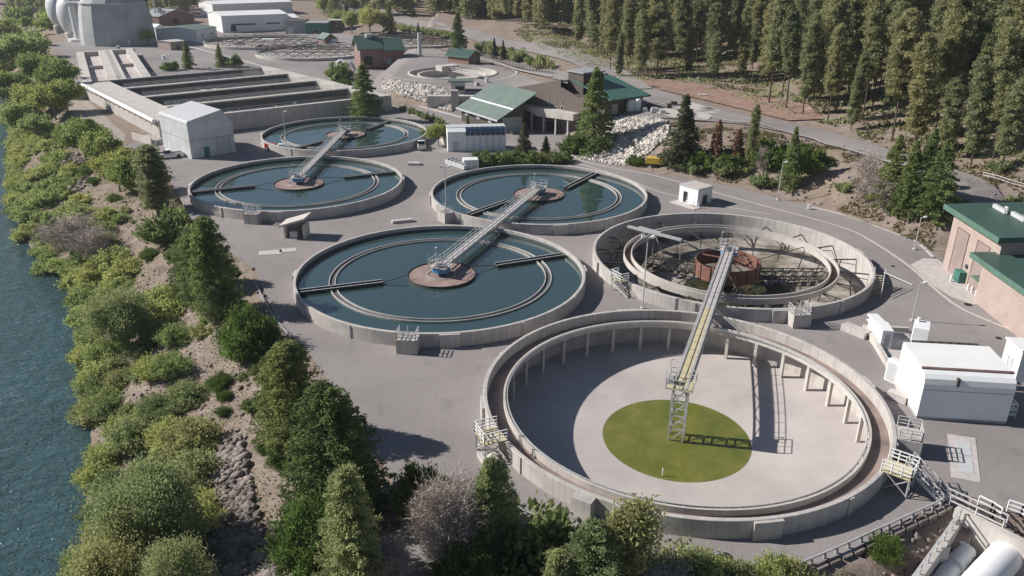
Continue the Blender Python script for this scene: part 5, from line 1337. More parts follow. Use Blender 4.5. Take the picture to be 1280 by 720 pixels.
mb = MB(); mb.lathe([(12.2, -.4), (12.2, -.1), (11.5, -.1), (11.5, -.4)], 96); mb.lathe([(11.4, -2.5), (11.4, -.25), (11.2, -.25), (11.2, -2.5)], 96); mb.build('launder_trough', M['concrete_pale'], t, smooth=True)
mb = MB(); mb.disc(r-.5, -2.4, 64); mb.build('floor', M['floor_wet'], t)
mb = MB(); mb.box(-1, 1, -r-1, 1.5, .9, 1.1); mb.box(-4, 3, .5, 4.5, .9, 2.6); o = mb.build('stub_bridge', M['concrete_pale'], t); o.rotation_euler = (0, 0, R(38))
mb = MB(); rail(mb, [(-1, -r, 1.1), (-1, 1, 1.1)], 1.1, .05, 2, 2); rail(mb, [(1, -r, 1.1), (1, 1, 1.1)], 1.1, .05, 2, 2); mb.build('railing', M['rail'], o)
mb = MB(); mb.cyl(0, 0, 1.2, -2.4, 1.2, 16); mb.build('centre_column', M['concrete'], t)
ribbon('kerb', [(c[0]+22*math.cos(a), c[1]+22*math.sin(a)) for a in np.linspace(-2.9, .7, 22)], .7, M['kerb'], .3)
# second truss tank group behind the brick hall
truss_tank((520, 55), 22, 'round tank under pale trusses behind the brick hall', 4)
g = G(525, 72, 4); mb = MB(); mb.cyl(0, 0, .75, 0, 9.5, 16); mb.cyl(0, 0, 1.3, 0, .5, 16); o = mb.build('chimney_stack', M['lightgrey']); o.location = (*g, 3.9); tag(o, 'slim pale vertical stack right of the brick hall', 'chimney')

# ------------------------------------------------------------------ fences, pit, pipes
fpts = [G(1000, 710), G(1030, 697), G(1060, 684), G(1090, 670), G(1110, 661), G(1140, 647), G(1165, 636), G(1183, 626)]
t = thing('guard_fence', 'low grey guard fence with posts along the asphalt edge below the front tank', 'fence')
mb = MB()
for a, b in zip(fpts[:-1], fpts[1:]): mb.beam((*a, .5), (*b, .5), .12, .16)
mb.build('rail', M['galv'], t)
tot = 0
FP = resample(fpts, 2.0)
for p in FP[::1]:
    mb = MB(); mb.box(-.08, .08, -.08, .08, -.6, .42); o = mb.build('post', M['grey'], t); o.location = (p[0], p[1]-.1, 0)
mb = MB()
for a, b in zip(FP[:-1], FP[1:]):
    a = np.array(a)+[.1, -.45]; b = np.array(b)+[.1, -.45]; d = b-a; a2 = a+d*.1; b2 = b-d*.1; mb.beam((*a2, -.45), (*b2, -.45), .6, .9)
mb.build('stone_infill', M['rock_dark'], t)
# thin edge fence, lower centre
mb = MB(); pts = [G(632, 632), G(655, 648), G(690, 662), G(700, 672)]
rail(mb, [(*p, 0) for p in pts], .8, .03, 2.4, 1); o = mb.build('edge_rail', M['rail']); tag(o, 'thin metal edge rail among the bushes below the front tank', 'railing')
mb = MB(); rail(mb, [(*p, -.3) for p in [G(850, 712), G(905, 716), G(955, 716), G(998, 711)]], .6, .035, 2.4, 1); o = mb.build('edge_rail', M['rail']); tag(o, 'thin metal edge rail below the black manhole cover', 'railing')
# pit
t = thing('pipe_pit', 'sunken concrete pit at the lower right corner holding two big white pipes', 'pit')
pc = PIT
def wall(a, b, w, z0, z1, nm, m='concrete_pale'):
    mb = MB(); seg(mb, a, b, w, z0, z1, 0); return mb.build(nm, M[m], t)
P0 = np.array(G(1202, 642)); P1 = np.array(G(1330, 706)); P2 = np.array((24.5, 25.0)); P3 = np.array((52., 30))
dleft = np.array(G(1130, 742))-P0; dleft = dleft/np.linalg.norm(dleft)
wall(P0-(P1-P0)/np.linalg.norm(P1-P0)*.5, P1, .6, -6, .35, 'back_wall'); wall(P0+dleft*.3, P0+dleft*22, .6, -6, -.3, 'side_wall', 'concrete')
mb = MB(); mb.prism([tuple(P0+dleft*.2), tuple(P1), (56, 20), tuple(P0+dleft*26)], -5.2, -4.6); mb.build('pit_floor', M['floor_wet'], t)
mb = MB(); rail(mb, [(*(P0+dleft*.6), -.3), (*(P0+dleft*20), -.3)], 1.1, .05, 1.8, 2); mb.build('railing', M['rail'], t)
mb = MB(); rail(mb, [(*G(1183, 624), 0), (*G(1240, 650), 0), (*G(1257, 658), 0)], 1.1, .05, 1.8, 2); mb.build('railing', M['rail'], t); mb = MB(); rail(mb, [(*G(1186, 632), 0), (*G(1252, 664), 0)], 1.1, .05, 1.8, 2); mb.build('railing', M['rail'], t)
mb = MB(); q = P0+dleft*1.2; mb.box(q[0]-.2, q[0]+.2, q[1]-.2, q[1]+.2, -4.6, .1); q = P0+dleft*5; mb.box(q[0]-.1, q[0]+.7, q[1]-.3, q[1]+.3, -4.6, -.2); mb.build('wall_pilaster', M['concrete_pale'], t)
mb = MB(); rail(mb, [(*G(1258, 640), 0), (*G(1275, 646), 0), (*G(1290, 655), 0)], 1.2, .05, 1.2, 3); mb.build('railing', M['white'], t); mb = MB(); rail(mb, [(*G(1222, 632), 0), (*G(1238, 640), 0), (*G(1250, 648), 0)], 1.0, .05, 1.2, 2); mb.build('railing', M['white'], t)
def Gv(px, py, z): g = G(px, py, z); return Vector((g[0], g[1], z))
a = Gv(1190, 676, -2.2); b = Gv(1207, 690, -2.2); c_ = Gv(1180, 722, -2.2); e = Gv(1150, 765, -2.4)
mb = MB(); mb.tube([a+Vector((-1.5, 1.0, -2.0)), a+Vector((-.6, .5, -.4)), a+Vector((.4, .1, 0)), b+Vector((-.3, .4, 0)), b, c_.lerp(b, .7), c_, e], .75, 20); o = mb.build('elbow_pipe', M['white'], smooth=True); tag(o, 'thinner white elbow pipe in the pit, left of the thick one', 'pipe')
m2 = MB()
for p, q in ((c_.lerp(b, .35), c_.lerp(b, .3)), (c_.lerp(e, .3), c_.lerp(e, .34))): m2.tube([p, q], .95, 20)
m2.build('flange', M['lightgrey'], o)
a = Gv(1262, 690, -1.6); e = Gv(1185, 772, -1.6); d = (e-a).normalized()
mb = MB(); rr_ = 1.25; pts = [a-d*.5+d*(1-math.cos(x))*.7 for x in (0, .5, 1.0, 1.5)]+[a+d*.4, e]; mb.tube(pts, [.35, .8, 1.1, rr_, rr_, rr_], 28); o = mb.build('thick_pipe', M['white'], smooth=True); tag(o, 'very thick white capped pipe lying in the pit corner', 'pipe')
m2 = MB(); 
for k in range(3): p = a+d*(2+k*2.2); m2.box(p.x-.4, p.x+.4, p.y-.4, p.y+.4, -4.6, -2.7)
m2.build('pipe_saddle', M['concrete'], o)
mb = MB(); rail(mb, [tuple(Gv(1222, 712, -3.6)), tuple(Gv(1238, 700, -3.6))], 1.2, .05, .8, 3); o = mb.build('pit_ladder', M['white'], t)
# guard rail along the far curve, right hillside
pts = [Gt(*q) for q in [(1228, 222), (1245, 226), (1262, 232), (1290, 240)]]
mb = MB(); rail(mb, [(p[0], p[1], p[2]) for p in pts], .9, .05, 2.5, 2); o = mb.build('road_guardrail', M['rail']); tag(o, 'thin metal guardrail among the pines at the right edge', 'railing')
# dark green fence by upper road
pts = [G(q[0], q[1], 5) for q in [(592, 66), (625, 78), (655, 88), (690, 97)]]
mb = MB(); rail(mb, [(p[0], p[1], hgt(*p)+.3) for p in pts], 2.0, .07, 2.2, 3); o = mb.build('mesh_fence', M['darksteel']); tag(o, 'dark mesh fence beside the upper road behind the shrubs', 'fence')

for k, (px, py, sx, sy, sz, mm, lb) in enumerate(((603, 140, .8, .8, 1.2, 'white', 'small white box on the kerb strip before the low green roofed workshop'), (640, 168, .6, .5, 1.0, 'grey', 'grey bin by the roller door of the low green roofed workshop'),
        (566, 62, 1.2, .9, 1.3, 'lightgrey', 'pale cabinet behind the red brick kiosk'), (596, 108, 1.4, 1.0, 1.1, 'lightgrey', 'pale cabinet right of the sage canopy booth'), (608, 104, 1.0, 1.0, 1.6, 'white', 'white cabinet further right of the sage canopy booth'),
        (148, 62, 1.5, 1.2, 1.6, 'white', 'white cabinet at the foot of the faceted digester'), (262, 88, 1.2, 1.0, 1.4, 'lightgrey', 'pale cabinet between the two conifers behind the basins'), (205, 74, 1.6, 1.0, 1.4, 'white', 'white crate on the yard below the pink pump house'),
        (645, 285, .5, .5, .9, 'red', 'small red box at the rim gap beside the middle bridge'), (1010, 262, .4, .4, .8, 'white', 'small white marker box at the road edge'))):
    x, y, z = Gt(px, py); mb = MB(); mb.box(-sx/2, sx/2, -sy/2, sy/2, 0, sz); mb.box(-sx/2-.04, sx/2+.04, -sy/2-.04, sy/2+.04, sz+.003, sz+.07); o = mb.build('cabinet', M[mm], bevel=.03); o.location = (x, y, z+.03); o.rotation_euler = (0, 0, .3*k); tag(o, lb, 'cabinet')
    m2 = MB(); m2.box(-sx/2+.06, sx/2-.06, -sy/2-.02, -sy/2-.003, .1, sz-.1); m2.build('cabinet_door', M['grey'], o)
# rooftop units and openings on the warehouses


# ------------------------------------------------------------------ vegetation
def cards(C, size, elong=1.7, up=0.0, dirs=None, seed=1):
    r = np.random.default_rng(seed); n = len(C)
    u = r.normal(size=(n, 3)) if dirs is None else dirs+r.normal(size=(n, 3))*.35
    u /= np.linalg.norm(u, axis=1)[:, None]+1e-9
    w = r.normal(size=(n, 3)); w[:, 2] += up*0
    v = np.cross(u, w); v /= np.linalg.norm(v, axis=1)[:, None]+1e-9
    s = np.broadcast_to(np.asarray(size, float), (n,))[:, None]*(.65+.7*r.random((n, 1)))
    a = u*s*elong/2; b = v*s/2
    V = np.stack([C-a, C-b*.9+a*.1, C+a, C+b*.9-a*.1], 1).reshape(-1, 3)
    Q = np.arange(4*n).reshape(-1, 4); return V, Q
def leafmesh(name, C, size, m, elong=1.7, dirs=None, seed=1):
    V, Q = cards(np.asarray(C), size, elong, 0, dirs, seed); return npmesh(name, V, Q, m)
def tubes_mesh(name, paths, m, n=5):
    mb = MB()
    for pts, rr in paths: mb.tube(pts, rr, n, cap=False)
    me = bpy.data.meshes.new(name); me.from_pydata(mb.v, [], mb.f); me.update(); me.materials.append(m); me.shade_smooth(); return me
def pine(seed, h=24, r=3.2, base=.33, npuff=150, ncard=42, cs=.36, mat='pine', lean=.4):
    g = np.random.default_rng(seed); C = []; paths = []; D = []
    ln = g.normal(size=2)*lean
    ax_ = lambda t: np.array([ln[0]*t*t*2, ln[1]*t*t*2, h*t])
    paths.append(([ax_(t) for t in np.linspace(0, .98, 7)], [h*.0085*(1-t*.9)+.02 for t in np.linspace(0, .98, 7)]))
    for k in range(npuff):
        t = base+(1-base)*(k+g.random())/npuff; s = (t-base)/(1-base)
        R_ = r*(.35+1.1*s**.5*(1-s)**.65+.0)*(.55+.6*g.random()); R_ = min(R_, r*1.05)
        if s > .93: R_ *= .5
        a = g.random()*6.283; p0 = ax_(t); q = p0+np.array([math.cos(a)*R_, math.sin(a)*R_, (.1-.25*(1-s))*R_+g.normal()*.2])
        if k % 2 == 0: paths.append(([p0, (p0+q)/2+[0, 0, .1], q], [.07, .05, .02]))
        nn = int(ncard*(.5+g.random()))
        f = 1-.75*g.random(nn)**1.6
        c = p0+(q-p0)*f[:, None]+g.normal(size=(nn, 3))*np.array([.42, .42, .26])*(.5+.6*f[:, None])
        C.append(c)
    C = np.vstack(C)
    return leafmesh('crown', C, cs, M[mat], 2.6, seed=seed), tubes_mesh('trunk', paths, M['bark'])
def fir(seed, h=16, r=3.4, nb=170, ncard=42, cs=.33, mat='fir', base=.05, droop=.35, jag=.35, top=.75):
    g = np.random.default_rng(seed); C = []; paths = [([(0, 0, 0), (0, 0, h*.5), (0, 0, h*.97)], [h*.015+.05, h*.01, .03])]; D = []
    lob = [1+jag*(g.random()-.5)*2 for _ in range(8)]
    for k in range(nb):
        t = base+(1-base)*(1-(1-(k+g.random())/nb)**.75 if False else (k+g.random())/nb)
        a = g.random()*6.283; s = (t-base)/(1-base)
        R_ = r*((1-s)**top*(.75+.25*min(1, s*8)))*(.7+.35*g.random())*lob[int(a/6.283*8) % 8]+.12
        p0 = np.array([0, 0, h*t]); q = p0+np.array([math.cos(a)*R_, math.sin(a)*R_, -droop*R_*.6+.1])
        if k % 3 == 0: paths.append(([p0, q], [.06, .015]))
        nn = max(4, int(ncard*(.25+R_/r)))
        f = 1-g.random(nn)**1.5*.95
        side = np.array([-math.sin(a), math.cos(a), 0])
        c = p0+(q-p0)*f[:, None]+side*(g.normal(size=(nn, 1))*.3*(.4+(1-f[:, None])*R_/1.5+.2))+g.normal(size=(nn, 3))*.1
        c[:, 2] += -.12*np.abs(g.normal(size=nn))
        C.append(c); dd = (q-p0)/np.linalg.norm(q-p0); D.append(np.tile(dd, (nn, 1)))
    return leafmesh('crown', np.vstack(C), cs, M[mat], 2.0, np.vstack(D), seed=seed), tubes_mesh('trunk', paths, M['bark'])
def broad(seed, h=8, r=4, nl=26, ncard=330, cs=.26, mat='broad', base=.25, flat=.8):
    g = np.random.default_rng(seed); C = []; paths = [([(0, 0, 0), (.1, 0, h*base), (0, .1, h*.55)], [.05+h*.022, h*.018, h*.01])]
    for k in range(nl):
        a = g.random()*6.283; u = g.random(); ph = math.acos(1-1.55*u)
        d = np.array([math.sin(ph)*math.cos(a), math.sin(ph)*math.sin(a), math.cos(ph)])
        c0 = np.array([0, 0, h*(base+(1-base)*.42)])+d*np.array([r, r, h*(1-base)*.5])*(.45+.35*g.random())
        rr = r*(.22+.2*g.random())
        paths.append(([(0, 0, h*base), tuple((c0+[0, 0, h*base])/2), tuple(c0)], [h*.012, h*.008, .02]))
        x = g.normal(size=(ncard, 3)); x /= np.linalg.norm(x, axis=1)[:, None]; x *= (g.random((ncard, 1))**.35)*rr*(1+.3*g.normal(size=(ncard, 1)))
        x[:, 2] *= flat; C.append(c0+x)
    C = np.vstack(C); C[:, 2] = np.maximum(C[:, 2], .1)
    return leafmesh('crown', C, cs, M[mat], 1.6, seed=seed), tubes_mesh('trunk', paths, M['bark_grey'])
def shrub(seed, h=2.5, r=2, ncl=26, ncard=90, cs=.2, mat='willow', upr=.8):
    g = np.random.default_rng(seed); C = []; D = []; paths = []
    for k in range(ncl):
        a = g.random()*6.283; rr = r*math.sqrt(g.random()); hh = h*(1-.6*(rr/r)**2)*(.45+.75*g.random())
        b = np.array([rr*.35*math.cos(a), rr*.35*math.sin(a), 0]); e = np.array([rr*math.cos(a), rr*math.sin(a), hh])
        f = g.random(ncard)**.6; c = b+(e-b)*f[:, None]+g.normal(size=(ncard, 3))*np.array([.2, .2, .16])*h*.45
        c[:, 2] = np.abs(c[:, 2])
        C.append(c); d = (e-b)/np.linalg.norm(e-b)+np.array([0, 0, upr]); D.append(np.tile(d/np.linalg.norm(d), (ncard, 1)))
        if k % 3 == 0: paths.append(([b, e], [.04, .012]))
    return leafmesh('foliage', np.vstack(C), cs, M[mat], 2.2, np.vstack(D), seed=seed), tubes_mesh('stem', paths, M['bark_grey'], 4)
def bare(seed, h=5, r=2.4, n=60, mat='twig', tw=90, upright=.5):
    g = np.random.default_rng(seed); paths = [([(0, 0, 0), (0, 0, h*.5), (0, 0, h*.9)], [h*.018, h*.012, .02])]; C = []; D = []
    for k in range(n):
        t = .08+.8*g.random(); a = g.random()*6.283; R_ = r*(1-abs(t-.4))*(.6+.5*g.random())
        p0 = np.array([0, 0, h*t*.8]); q = p0+np.array([R_*math.cos(a), R_*math.sin(a), R_*upright+.2])
        paths.append(([p0, (p0+q)/2+g.normal(size=3)*.1, q], [.05, .03, .012]))
        f = .25+.8*g.random(tw); c = p0+(q-p0)*f[:, None]+g.normal(size=(tw, 3))*.28*h/5
        C.append(c); d = (q-p0)/np.linalg.norm(q-p0); D.append(np.tile(d, (tw, 1)))
    C = np.vstack(C); C[:, 2] = np.abs(C[:, 2]); V, Q = cards(C, .03, 18, 0, np.vstack(D)+g.normal(size=C.shape)*.4, seed)
    return npmesh('twigs', V, Q, M[mat]), tubes_mesh('trunk', paths, M[mat])
PROT = {}
def proto(kind, variants):
    PROT[kind] = variants
proto('pine', [(24, pine(100+i, r=[2.1, 3.1, 2.5, 3.6, 2.2, 2.8, 3.3, 2.6][i], lean=[.2, .6, .9, .3, 1.3, .4, .7, 1.0][i], base=[.14, .24, .32, .2, .4, .1, .28, .18][i], npuff=150+10*i, ncard=85, cs=.27)) for i in range(8)])
proto('pine_tall', [(27, pine(150+i, h=27, r=[2.6, 3.4, 2.9, 3.7][i], base=.2+.06*i, npuff=200, ncard=100, cs=.25, lean=.8)) for i in range(4)])
proto('fir', [(16, fir(200+i, r=[4.9, 5.3, 4.5][i], nb=230, ncard=60, cs=.26, jag=.3)) for i in range(3)])
proto('fir_near', [(11, fir(210+i, h=11, r=[4.3, 4.0, 3.3][i], nb=460, ncard=90, cs=.15, droop=-.15, jag=.55, top=.42, base=.03, mat=['fir', 'fir', 'olive'][i])) for i in range(3)])
proto('spruce', [(14, fir(230+i, h=14, r=3.7, nb=230, ncard=44, cs=.26, mat='spruce', droop=.5, top=.9, jag=.2)) for i in range(2)])
proto('youngpine', [(7, pine(240+i, h=7, r=1.5, base=.1, npuff=75, ncard=90, cs=.13, mat='olive', lean=.2)) for i in range(2)])
proto('broad', [(8, broad(250+i)) for i in range(3)])
proto('broad_light', [(8, broad(260+i, mat='willow', nl=22, r=3.8)) for i in range(2)])
proto('olive_big', [(9, broad(270+i, h=9, r=5.2, nl=60, ncard=520, cs=.15, mat='olive', base=.1)) for i in range(2)])
proto('bright', [(3, shrub(280+i, h=3, r=2.3, ncl=80, ncard=220, cs=.10, mat='bright', upr=.3)) for i in range(3)])
proto('bright_far', [(3, shrub(290, h=3, r=2.6, ncl=30, ncard=90, cs=.24, mat='bright', upr=.3))])
proto('willow', [(3, shrub(300+i, h=3, r=2.3, ncl=34, ncard=90, cs=.2, mat='willow')) for i in range(4)])
proto('willow_near', [(3, shrub(310+i, h=3, r=2.2, ncl=60, ncard=150, cs=.13, mat=['willow', 'olive'][i % 2])) for i in range(4)])
proto('oliveshrub', [(2, shrub(320+i, h=2, r=1.6, ncl=24, ncard=80, cs=.17, mat='olive')) for i in range(3)])
proto('darkshrub', [(2.4, shrub(330+i, h=2.4, r=2.2, ncl=34, ncard=110, cs=.18, mat='fir', upr=.2)) for i in range(2)])
proto('bare', [(5, bare(340+i)) for i in range(3)])
proto('bare_near', [(6, bare(350, h=6, r=2.6, n=110, tw=200))])
proto('dead', [(8, fir(360, h=8, r=1.1, nb=120, ncard=26, cs=.22, mat='deadleaf'))])
NM = dict(pine=('pine_tree', 'pine tree', 'crown', 'trunk'), pine_tall=('pine_tree', 'pine tree', 'crown', 'trunk'), fir=('fir_tree', 'conifer', 'crown', 'trunk'), fir_near=('fir_tree', 'conifer', 'crown', 'trunk'),
          spruce=('spruce_tree', 'conifer', 'crown', 'trunk'), youngpine=('young_pine', 'young pine', 'crown', 'trunk'), broad=('broadleaf_tree', 'tree', 'crown', 'trunk'), broad_light=('broadleaf_tree', 'tree', 'crown', 'trunk'),
          olive_big=('willow_tree', 'tree', 'crown', 'trunk'), bright=('green_bush', 'bush', 'foliage', 'stems'), bright_far=('green_bush', 'bush', 'foliage', 'stems'), willow=('willow_shrub', 'shrub', 'foliage', 'stems'),
          willow_near=('willow_shrub', 'shrub', 'foliage', 'stems'), oliveshrub=('olive_shrub', 'shrub', 'foliage', 'stems'), darkshrub=('dark_shrub', 'shrub', 'foliage', 'stems'), bare=('bare_tree', 'bare tree', 'twigs', 'trunk'),
          bare_near=('bare_tree', 'bare tree', 'twigs', 'trunk'), dead=('dry_cypress', 'tree', 'crown', 'trunk'))
cnt = [0]
def plant(kind, x, y, z, h, label, group=None, wide=1.0, var=None):
    cnt[0] += 1; vs_ = PROT[kind]; H_, (mc, mt) = vs_[(cnt[0] if var is None else var) % len(vs_)]
    nm, cat, pc_, pt_ = NM[kind]; t = thing(nm, label, cat, (x, y, z-.1), random.random()*6.28, group)
    s = h/H_; t.scale = (s*wide, s*wide, s)
    for n_, m_ in ((pc_, mc), (pt_, mt)):
        o = bpy.data.objects.new(n_, m_); col.objects.link(o); o.parent = t
    return t
def pl(kind, px, py, top, label, wide=1.0, group=None, var=None):
    x, y, z = Gt(px, py); h = max(.5, zat(x, y, top)-z); return plant(kind, x, y, z, h, label, group, wide, var)

# -- named trees and bushes
pl('fir_near', 372, 560, 428, 'large dark green conifer at the asphalt edge, farther one of the touching pair', .85, var=0)
pl('fir_near', 418, 645, 480, 'large dark green conifer at the asphalt edge, the nearer one of the touching pair', .84, var=1)
pl('fir_near', 272, 398, 272, 'big dark conifer on the bank left of the large teal tank', .66, var=0)
pl('fir_near', 250, 372, 288, 'smaller dark conifer pressed against the big one left of the teal tank', 1.0, var=1)
pl('pine', 198, 268, 180, 'tall greyish conifer on the bank below the grey shed', 2.0, var=5)
pl('broad', 176, 250, 188, 'dark leafy tree just left of the tall greyish conifer below the grey shed', 1.0)
pl('broad', 150, 240, 180, 'dark green leafy tree on the upper bank, left of two taller ones', .95)
pl('darkshrub', 238, 330, 300, 'dark shrub on the bank between the small booth and the big conifer', 1)
pl('darkshrub', 215, 300, 262, 'dark shrub below the tall greyish conifer', 1)
pl('bright', 312, 445, 388, 'bright green round bush at the asphalt edge below the big conifer', .8)
pl('bright', 335, 432, 400, 'bright green small bush touching the asphalt kerb', .7)
pl('bright', 402, 700, 632, 'bright green bush left of the light conifer near the bottom', 1.0)
pl('fir_near', 445, 745, 588, 'light olive conifer rising from the bottom edge left of the paved lane', .8, var=2)
pl('bright', 530, 640, 583, 'dark green rounded bush right of the paved lane', .75)
pl('bare_near', 560, 700, 590, 'leafless grey brown tree right of the paved lane', .85)
pl('fir_near', 614, 715, 574, 'olive green conifer by the steps of the front tank', .62, var=2)
pl('youngpine', 596, 690, 600, 'thin young pine leaning on the olive conifer by the steps', .8)
pl('darkshrub', 650, 715, 655, 'broad dark bush mass under the thin edge rail', 1.3)
pl('darkshrub', 690, 720, 672, 'dark bush right of the broad mass under the edge rail', 1.1)
pl('bright', 645, 722, 690, 'bright green bush at the bottom edge beneath the dark bush mass', 1.3)
pl('bright', 580, 728, 680, 'bright green bush at the foot of the leafless grey tree', .9)
pl('fir_near', 735, 775, 652, 'bushy olive conifer at the bottom edge below the wall buttress', .9, var=2)
pl('fir_near', 695, 780, 690, 'low bushy conifer left of the bushy olive one at the bottom edge', 1.1, var=2)
pl('youngpine', 790, 748, 632, 'slender young pine in front of the tank wall, right one of a pair', .9)
pl('youngpine', 775, 745, 645, 'slender young pine in front of the tank wall, left one of a pair', .8)
pl('bare_near', 826, 765, 698, 'bare twiggy shrub at the bottom edge right of the slender pines', 1.1)
for k, (px, top) in enumerate(((850, 690), (885, 700), (920, 706), (965, 700), (985, 703))): pl('willow_near', px, 735, top, 'olive green shrub in the row along the bottom edge below the manhole cover', 1.2, 'shrubs along the bottom edge')
pl('bright', 1105, 694, 672, 'single yellow green bush growing at the guard fence', 1.2)
pl('olive_big', 198, 712, 572, 'huge feathery olive willow on the river bank, lower left', .72, var=0)
pl('olive_big', 165, 765, 640, 'feathery willow at the bottom edge beside the river', .62, var=1)
pl('olive_big', 232, 775, 668, 'feathery willow at the bottom edge between river and rocks', .6, var=0)
pl('bare_near', 205, 700, 600, 'leafless grey tangle inside the huge feathery willow', .9)
pl('olive_big', 158, 438, 352, 'rounded feathery olive willow halfway down the river bank', .8, var=1)
pl('bare', 92, 318, 262, 'leafless grey shrub on the bank, left one of two above the river', 1.5)
pl('bare', 118, 325, 278, 'leafless grey shrub on the bank, right one of two above the river', 1.4)
pl('bare_near', 480, 735, 672, 'reddish bare shrub at the bottom edge beside the paved lane', 1.2)
pl('broad', 108, 200, 143, 'broad green tree mass beside the white pipe', 1.1); pl('broad', 135, 212, 158, 'broad green tree below the stack of concrete blocks', 1.0); pl('broad', 88, 182, 150, 'green tree left of the broad mass beside the white pipe', 1.0)
for k, (px, py, top, kd) in enumerate(((12, 90, 42, 'broad_light'), (34, 100, 35, 'broad_light'), (58, 112, 60, 'broad'), (76, 120, 70, 'broad'), (20, 140, 85, 'broad'), (48, 150, 98, 'broad'), (70, 150, 100, 'broad'), (28, 172, 122, 'broad_light'), (52, 180, 138, 'broad_light'), (8, 65, 20, 'broad'), (-12, 110, 60, 'broad'), (40, 75, 35, 'broad'), (85, 140, 95, 'broad'), (5, 128, 85, 'broad_light'))):
    pl(kd, px, py, top, 'leafy green tree in the thick riverside stand at the upper left', 1.1, 'riverside trees at the upper left')
pl('fir', 457, 150, 78, 'tall dark conifer in front of the concrete basin corner', 1.2)
pl('fir', 236, 86, 50, 'dark round topped conifer, left one of two beside the low pink pump house', 1.0)
pl('fir', 276, 84, 54, 'dark conifer, right one of two beside the low pink pump house', 1.0)
pl('darkshrub', 290, 84, 68, 'dark shrub right of the two conifers behind the basins', 1.0); pl('bright_far', 213, 88, 76, 'bright green bush left of the two conifers behind the basins', 1.2)
pl('darkshrub', 424, 100, 77, 'round dark shrub in front of the brick hall ducts', .9); pl('bright_far', 430, 106, 98, 'low green bush under the round dark shrub', 1.4)
pl('fir', 573, 66, 14, 'big dark conifer behind the red brick kiosk', .9, var=1)
pl('spruce', 618, 74, 47, 'small narrow spruce behind the mesh fence, left one of two', .8); pl('spruce', 629, 76, 50, 'small narrow spruce behind the mesh fence, right one of two', .8)
pl('spruce', 523, 45, 28, 'small spruce beside the pale chimney stack', 1.0); pl('spruce', 512, 46, 33, 'smaller spruce left of the one beside the chimney stack', 1.0)
pl('fir', 741, 190, 84, 'very large conifer in front of the operations building', 1.0, var=1)
pl('bright_far', 718, 190, 166, 'bright green bush at the foot of the very large conifer', 1.0)
pl('spruce', 851, 205, 118, 'pointed dark spruce at the right end of the riprap', 1.25)
pl('fir', 843, 208, 180, 'small green conifer tucked against the pointed spruce', 1.1)
pl('spruce', 655, 199, 154, 'pale young spruce above the dark hedge', 1.35); pl('spruce', 682, 199, 170, 'small dark spruce above the right end of the dark hedge', 1.4)
for k in range(11): pl('darkshrub', 604+k*10, 206-.3*k, 189+(k % 3), 'dense dark green hedge shrub behind the middle water tank', 1.1, 'hedge shrubs behind the middle water tank')
for k in range(6): pl('oliveshrub', 505+k*9, 139+k*3.2, 130+k*3.0, 'small rounded shrub planted in a row beside the far tank', .9, 'row of small shrubs beside the far tank')
pl('fir', 585, 180, 143, 'narrow dark conifer between the far tank and the container building', .6); pl('broad', 548, 182, 150, 'rounded green shrub beside the rim of the far tank', 1.0); pl('oliveshrub', 536, 170, 156, 'low olive shrub right of the far tank', 1.2)
for k, (px, py, top, w_) in enumerate(((463, 44, 5, 1.0), (440, 42, 10, .9), (480, 42, 12, .9), (405, 20, -6, 1.0), (425, 35, 10, .9))): pl('broad_light', px, py, top, 'yellow green round tree in the group behind the brick block', w_, 'yellow green trees behind the brick block')
pl('fir', 488, 44, 5, 'dark conifer at the right end of the yellow green trees', .9); pl('broad_light', 186, 56, 34, 'single light green round tree in front of the brick gabled building', 1.0)
for k, (px, py, top) in enumerate(((176, 42, -16), (184, 36, -14), (180, 18, -25), (200, 10, -30), (222, 8, -25), (245, 6, -30))): pl('fir', px, py, top, 'tall dark conifer right of the digesters', .8, 'dark conifers right of the digesters')
pl('dead', 894, 206, 150, 'brown dried cypress among green shrubs above the road', 1.2)
pl('dead', 920, 204, 160, 'shorter brown dried cypress right of the taller dried one', 1.2)
pl('pine', 935, 212, 130, 'olive pine standing behind the brown dried cypresses', .7)
pl('fir', 985, 236, 158, 'dark conifer beside the bright bushes on the dirt slope', .7)
for k, (px, py, top) in enumerate(((1008, 214, 182), (968, 208, 176), (1018, 205, 185), (910, 212, 190), (880, 208, 185))): pl('bright_far', px, py, top, 'bright green bush on the dirt slope above the curved road', 1.1, 'bright bushes above the curved road')
for k, (px, py, top) in enumerate(((862, 214, 196), (905, 217, 197), (928, 214, 200), (952, 232, 215), (1055, 240, 226), (836, 203, 190))): pl('oliveshrub', px, py, top, 'dusty olive shrub on the dirt slope above the curved road', 1.2, 'dusty shrubs above the curved road')
pl('bright_far', 796, 206, 194, 'bright green low bush next to the yellow trailer', 1.3)
pl('fir', 1108, 262, 168, 'dense green conifer group on the slope, left one', .95); pl('fir', 1128, 270, 175, 'dense green conifer group on the slope, second from left', .9)
pl('fir', 1165, 275, 172, 'dense green conifer left of the pink block building roof', .95); pl('fir', 1148, 266, 160, 'dense green conifer in the middle of the slope group', .85)
pl('bare', 1076, 256, 180, 'pale leafless tree on the slope left of the green conifers', .5); pl('bare', 1103, 262, 215, 'small pale leafless shrub at the foot of the green conifers', 1.2)
pl('bare', 952, 218, 178, 'thin white stemmed bare tree above the white kiosk', .6)
for k, (px, py, top) in enumerate(((1226, 270, 255), (1272, 262, 244), (1250, 215, 200), (1200, 262, 245))): pl('oliveshrub', px, py, top, 'grey green shrub behind the pink building roof', 1.3, 'shrubs behind the pink building')
for k in range(10): pl(['broad_light', 'darkshrub', 'oliveshrub'][k % 3], 596+k*10.5, 62+k*3.0, 52+k*3.0-(k % 3)*4, 'light shrub in the strip behind the dark mesh fence', 1.0, 'shrubs behind the mesh fence')
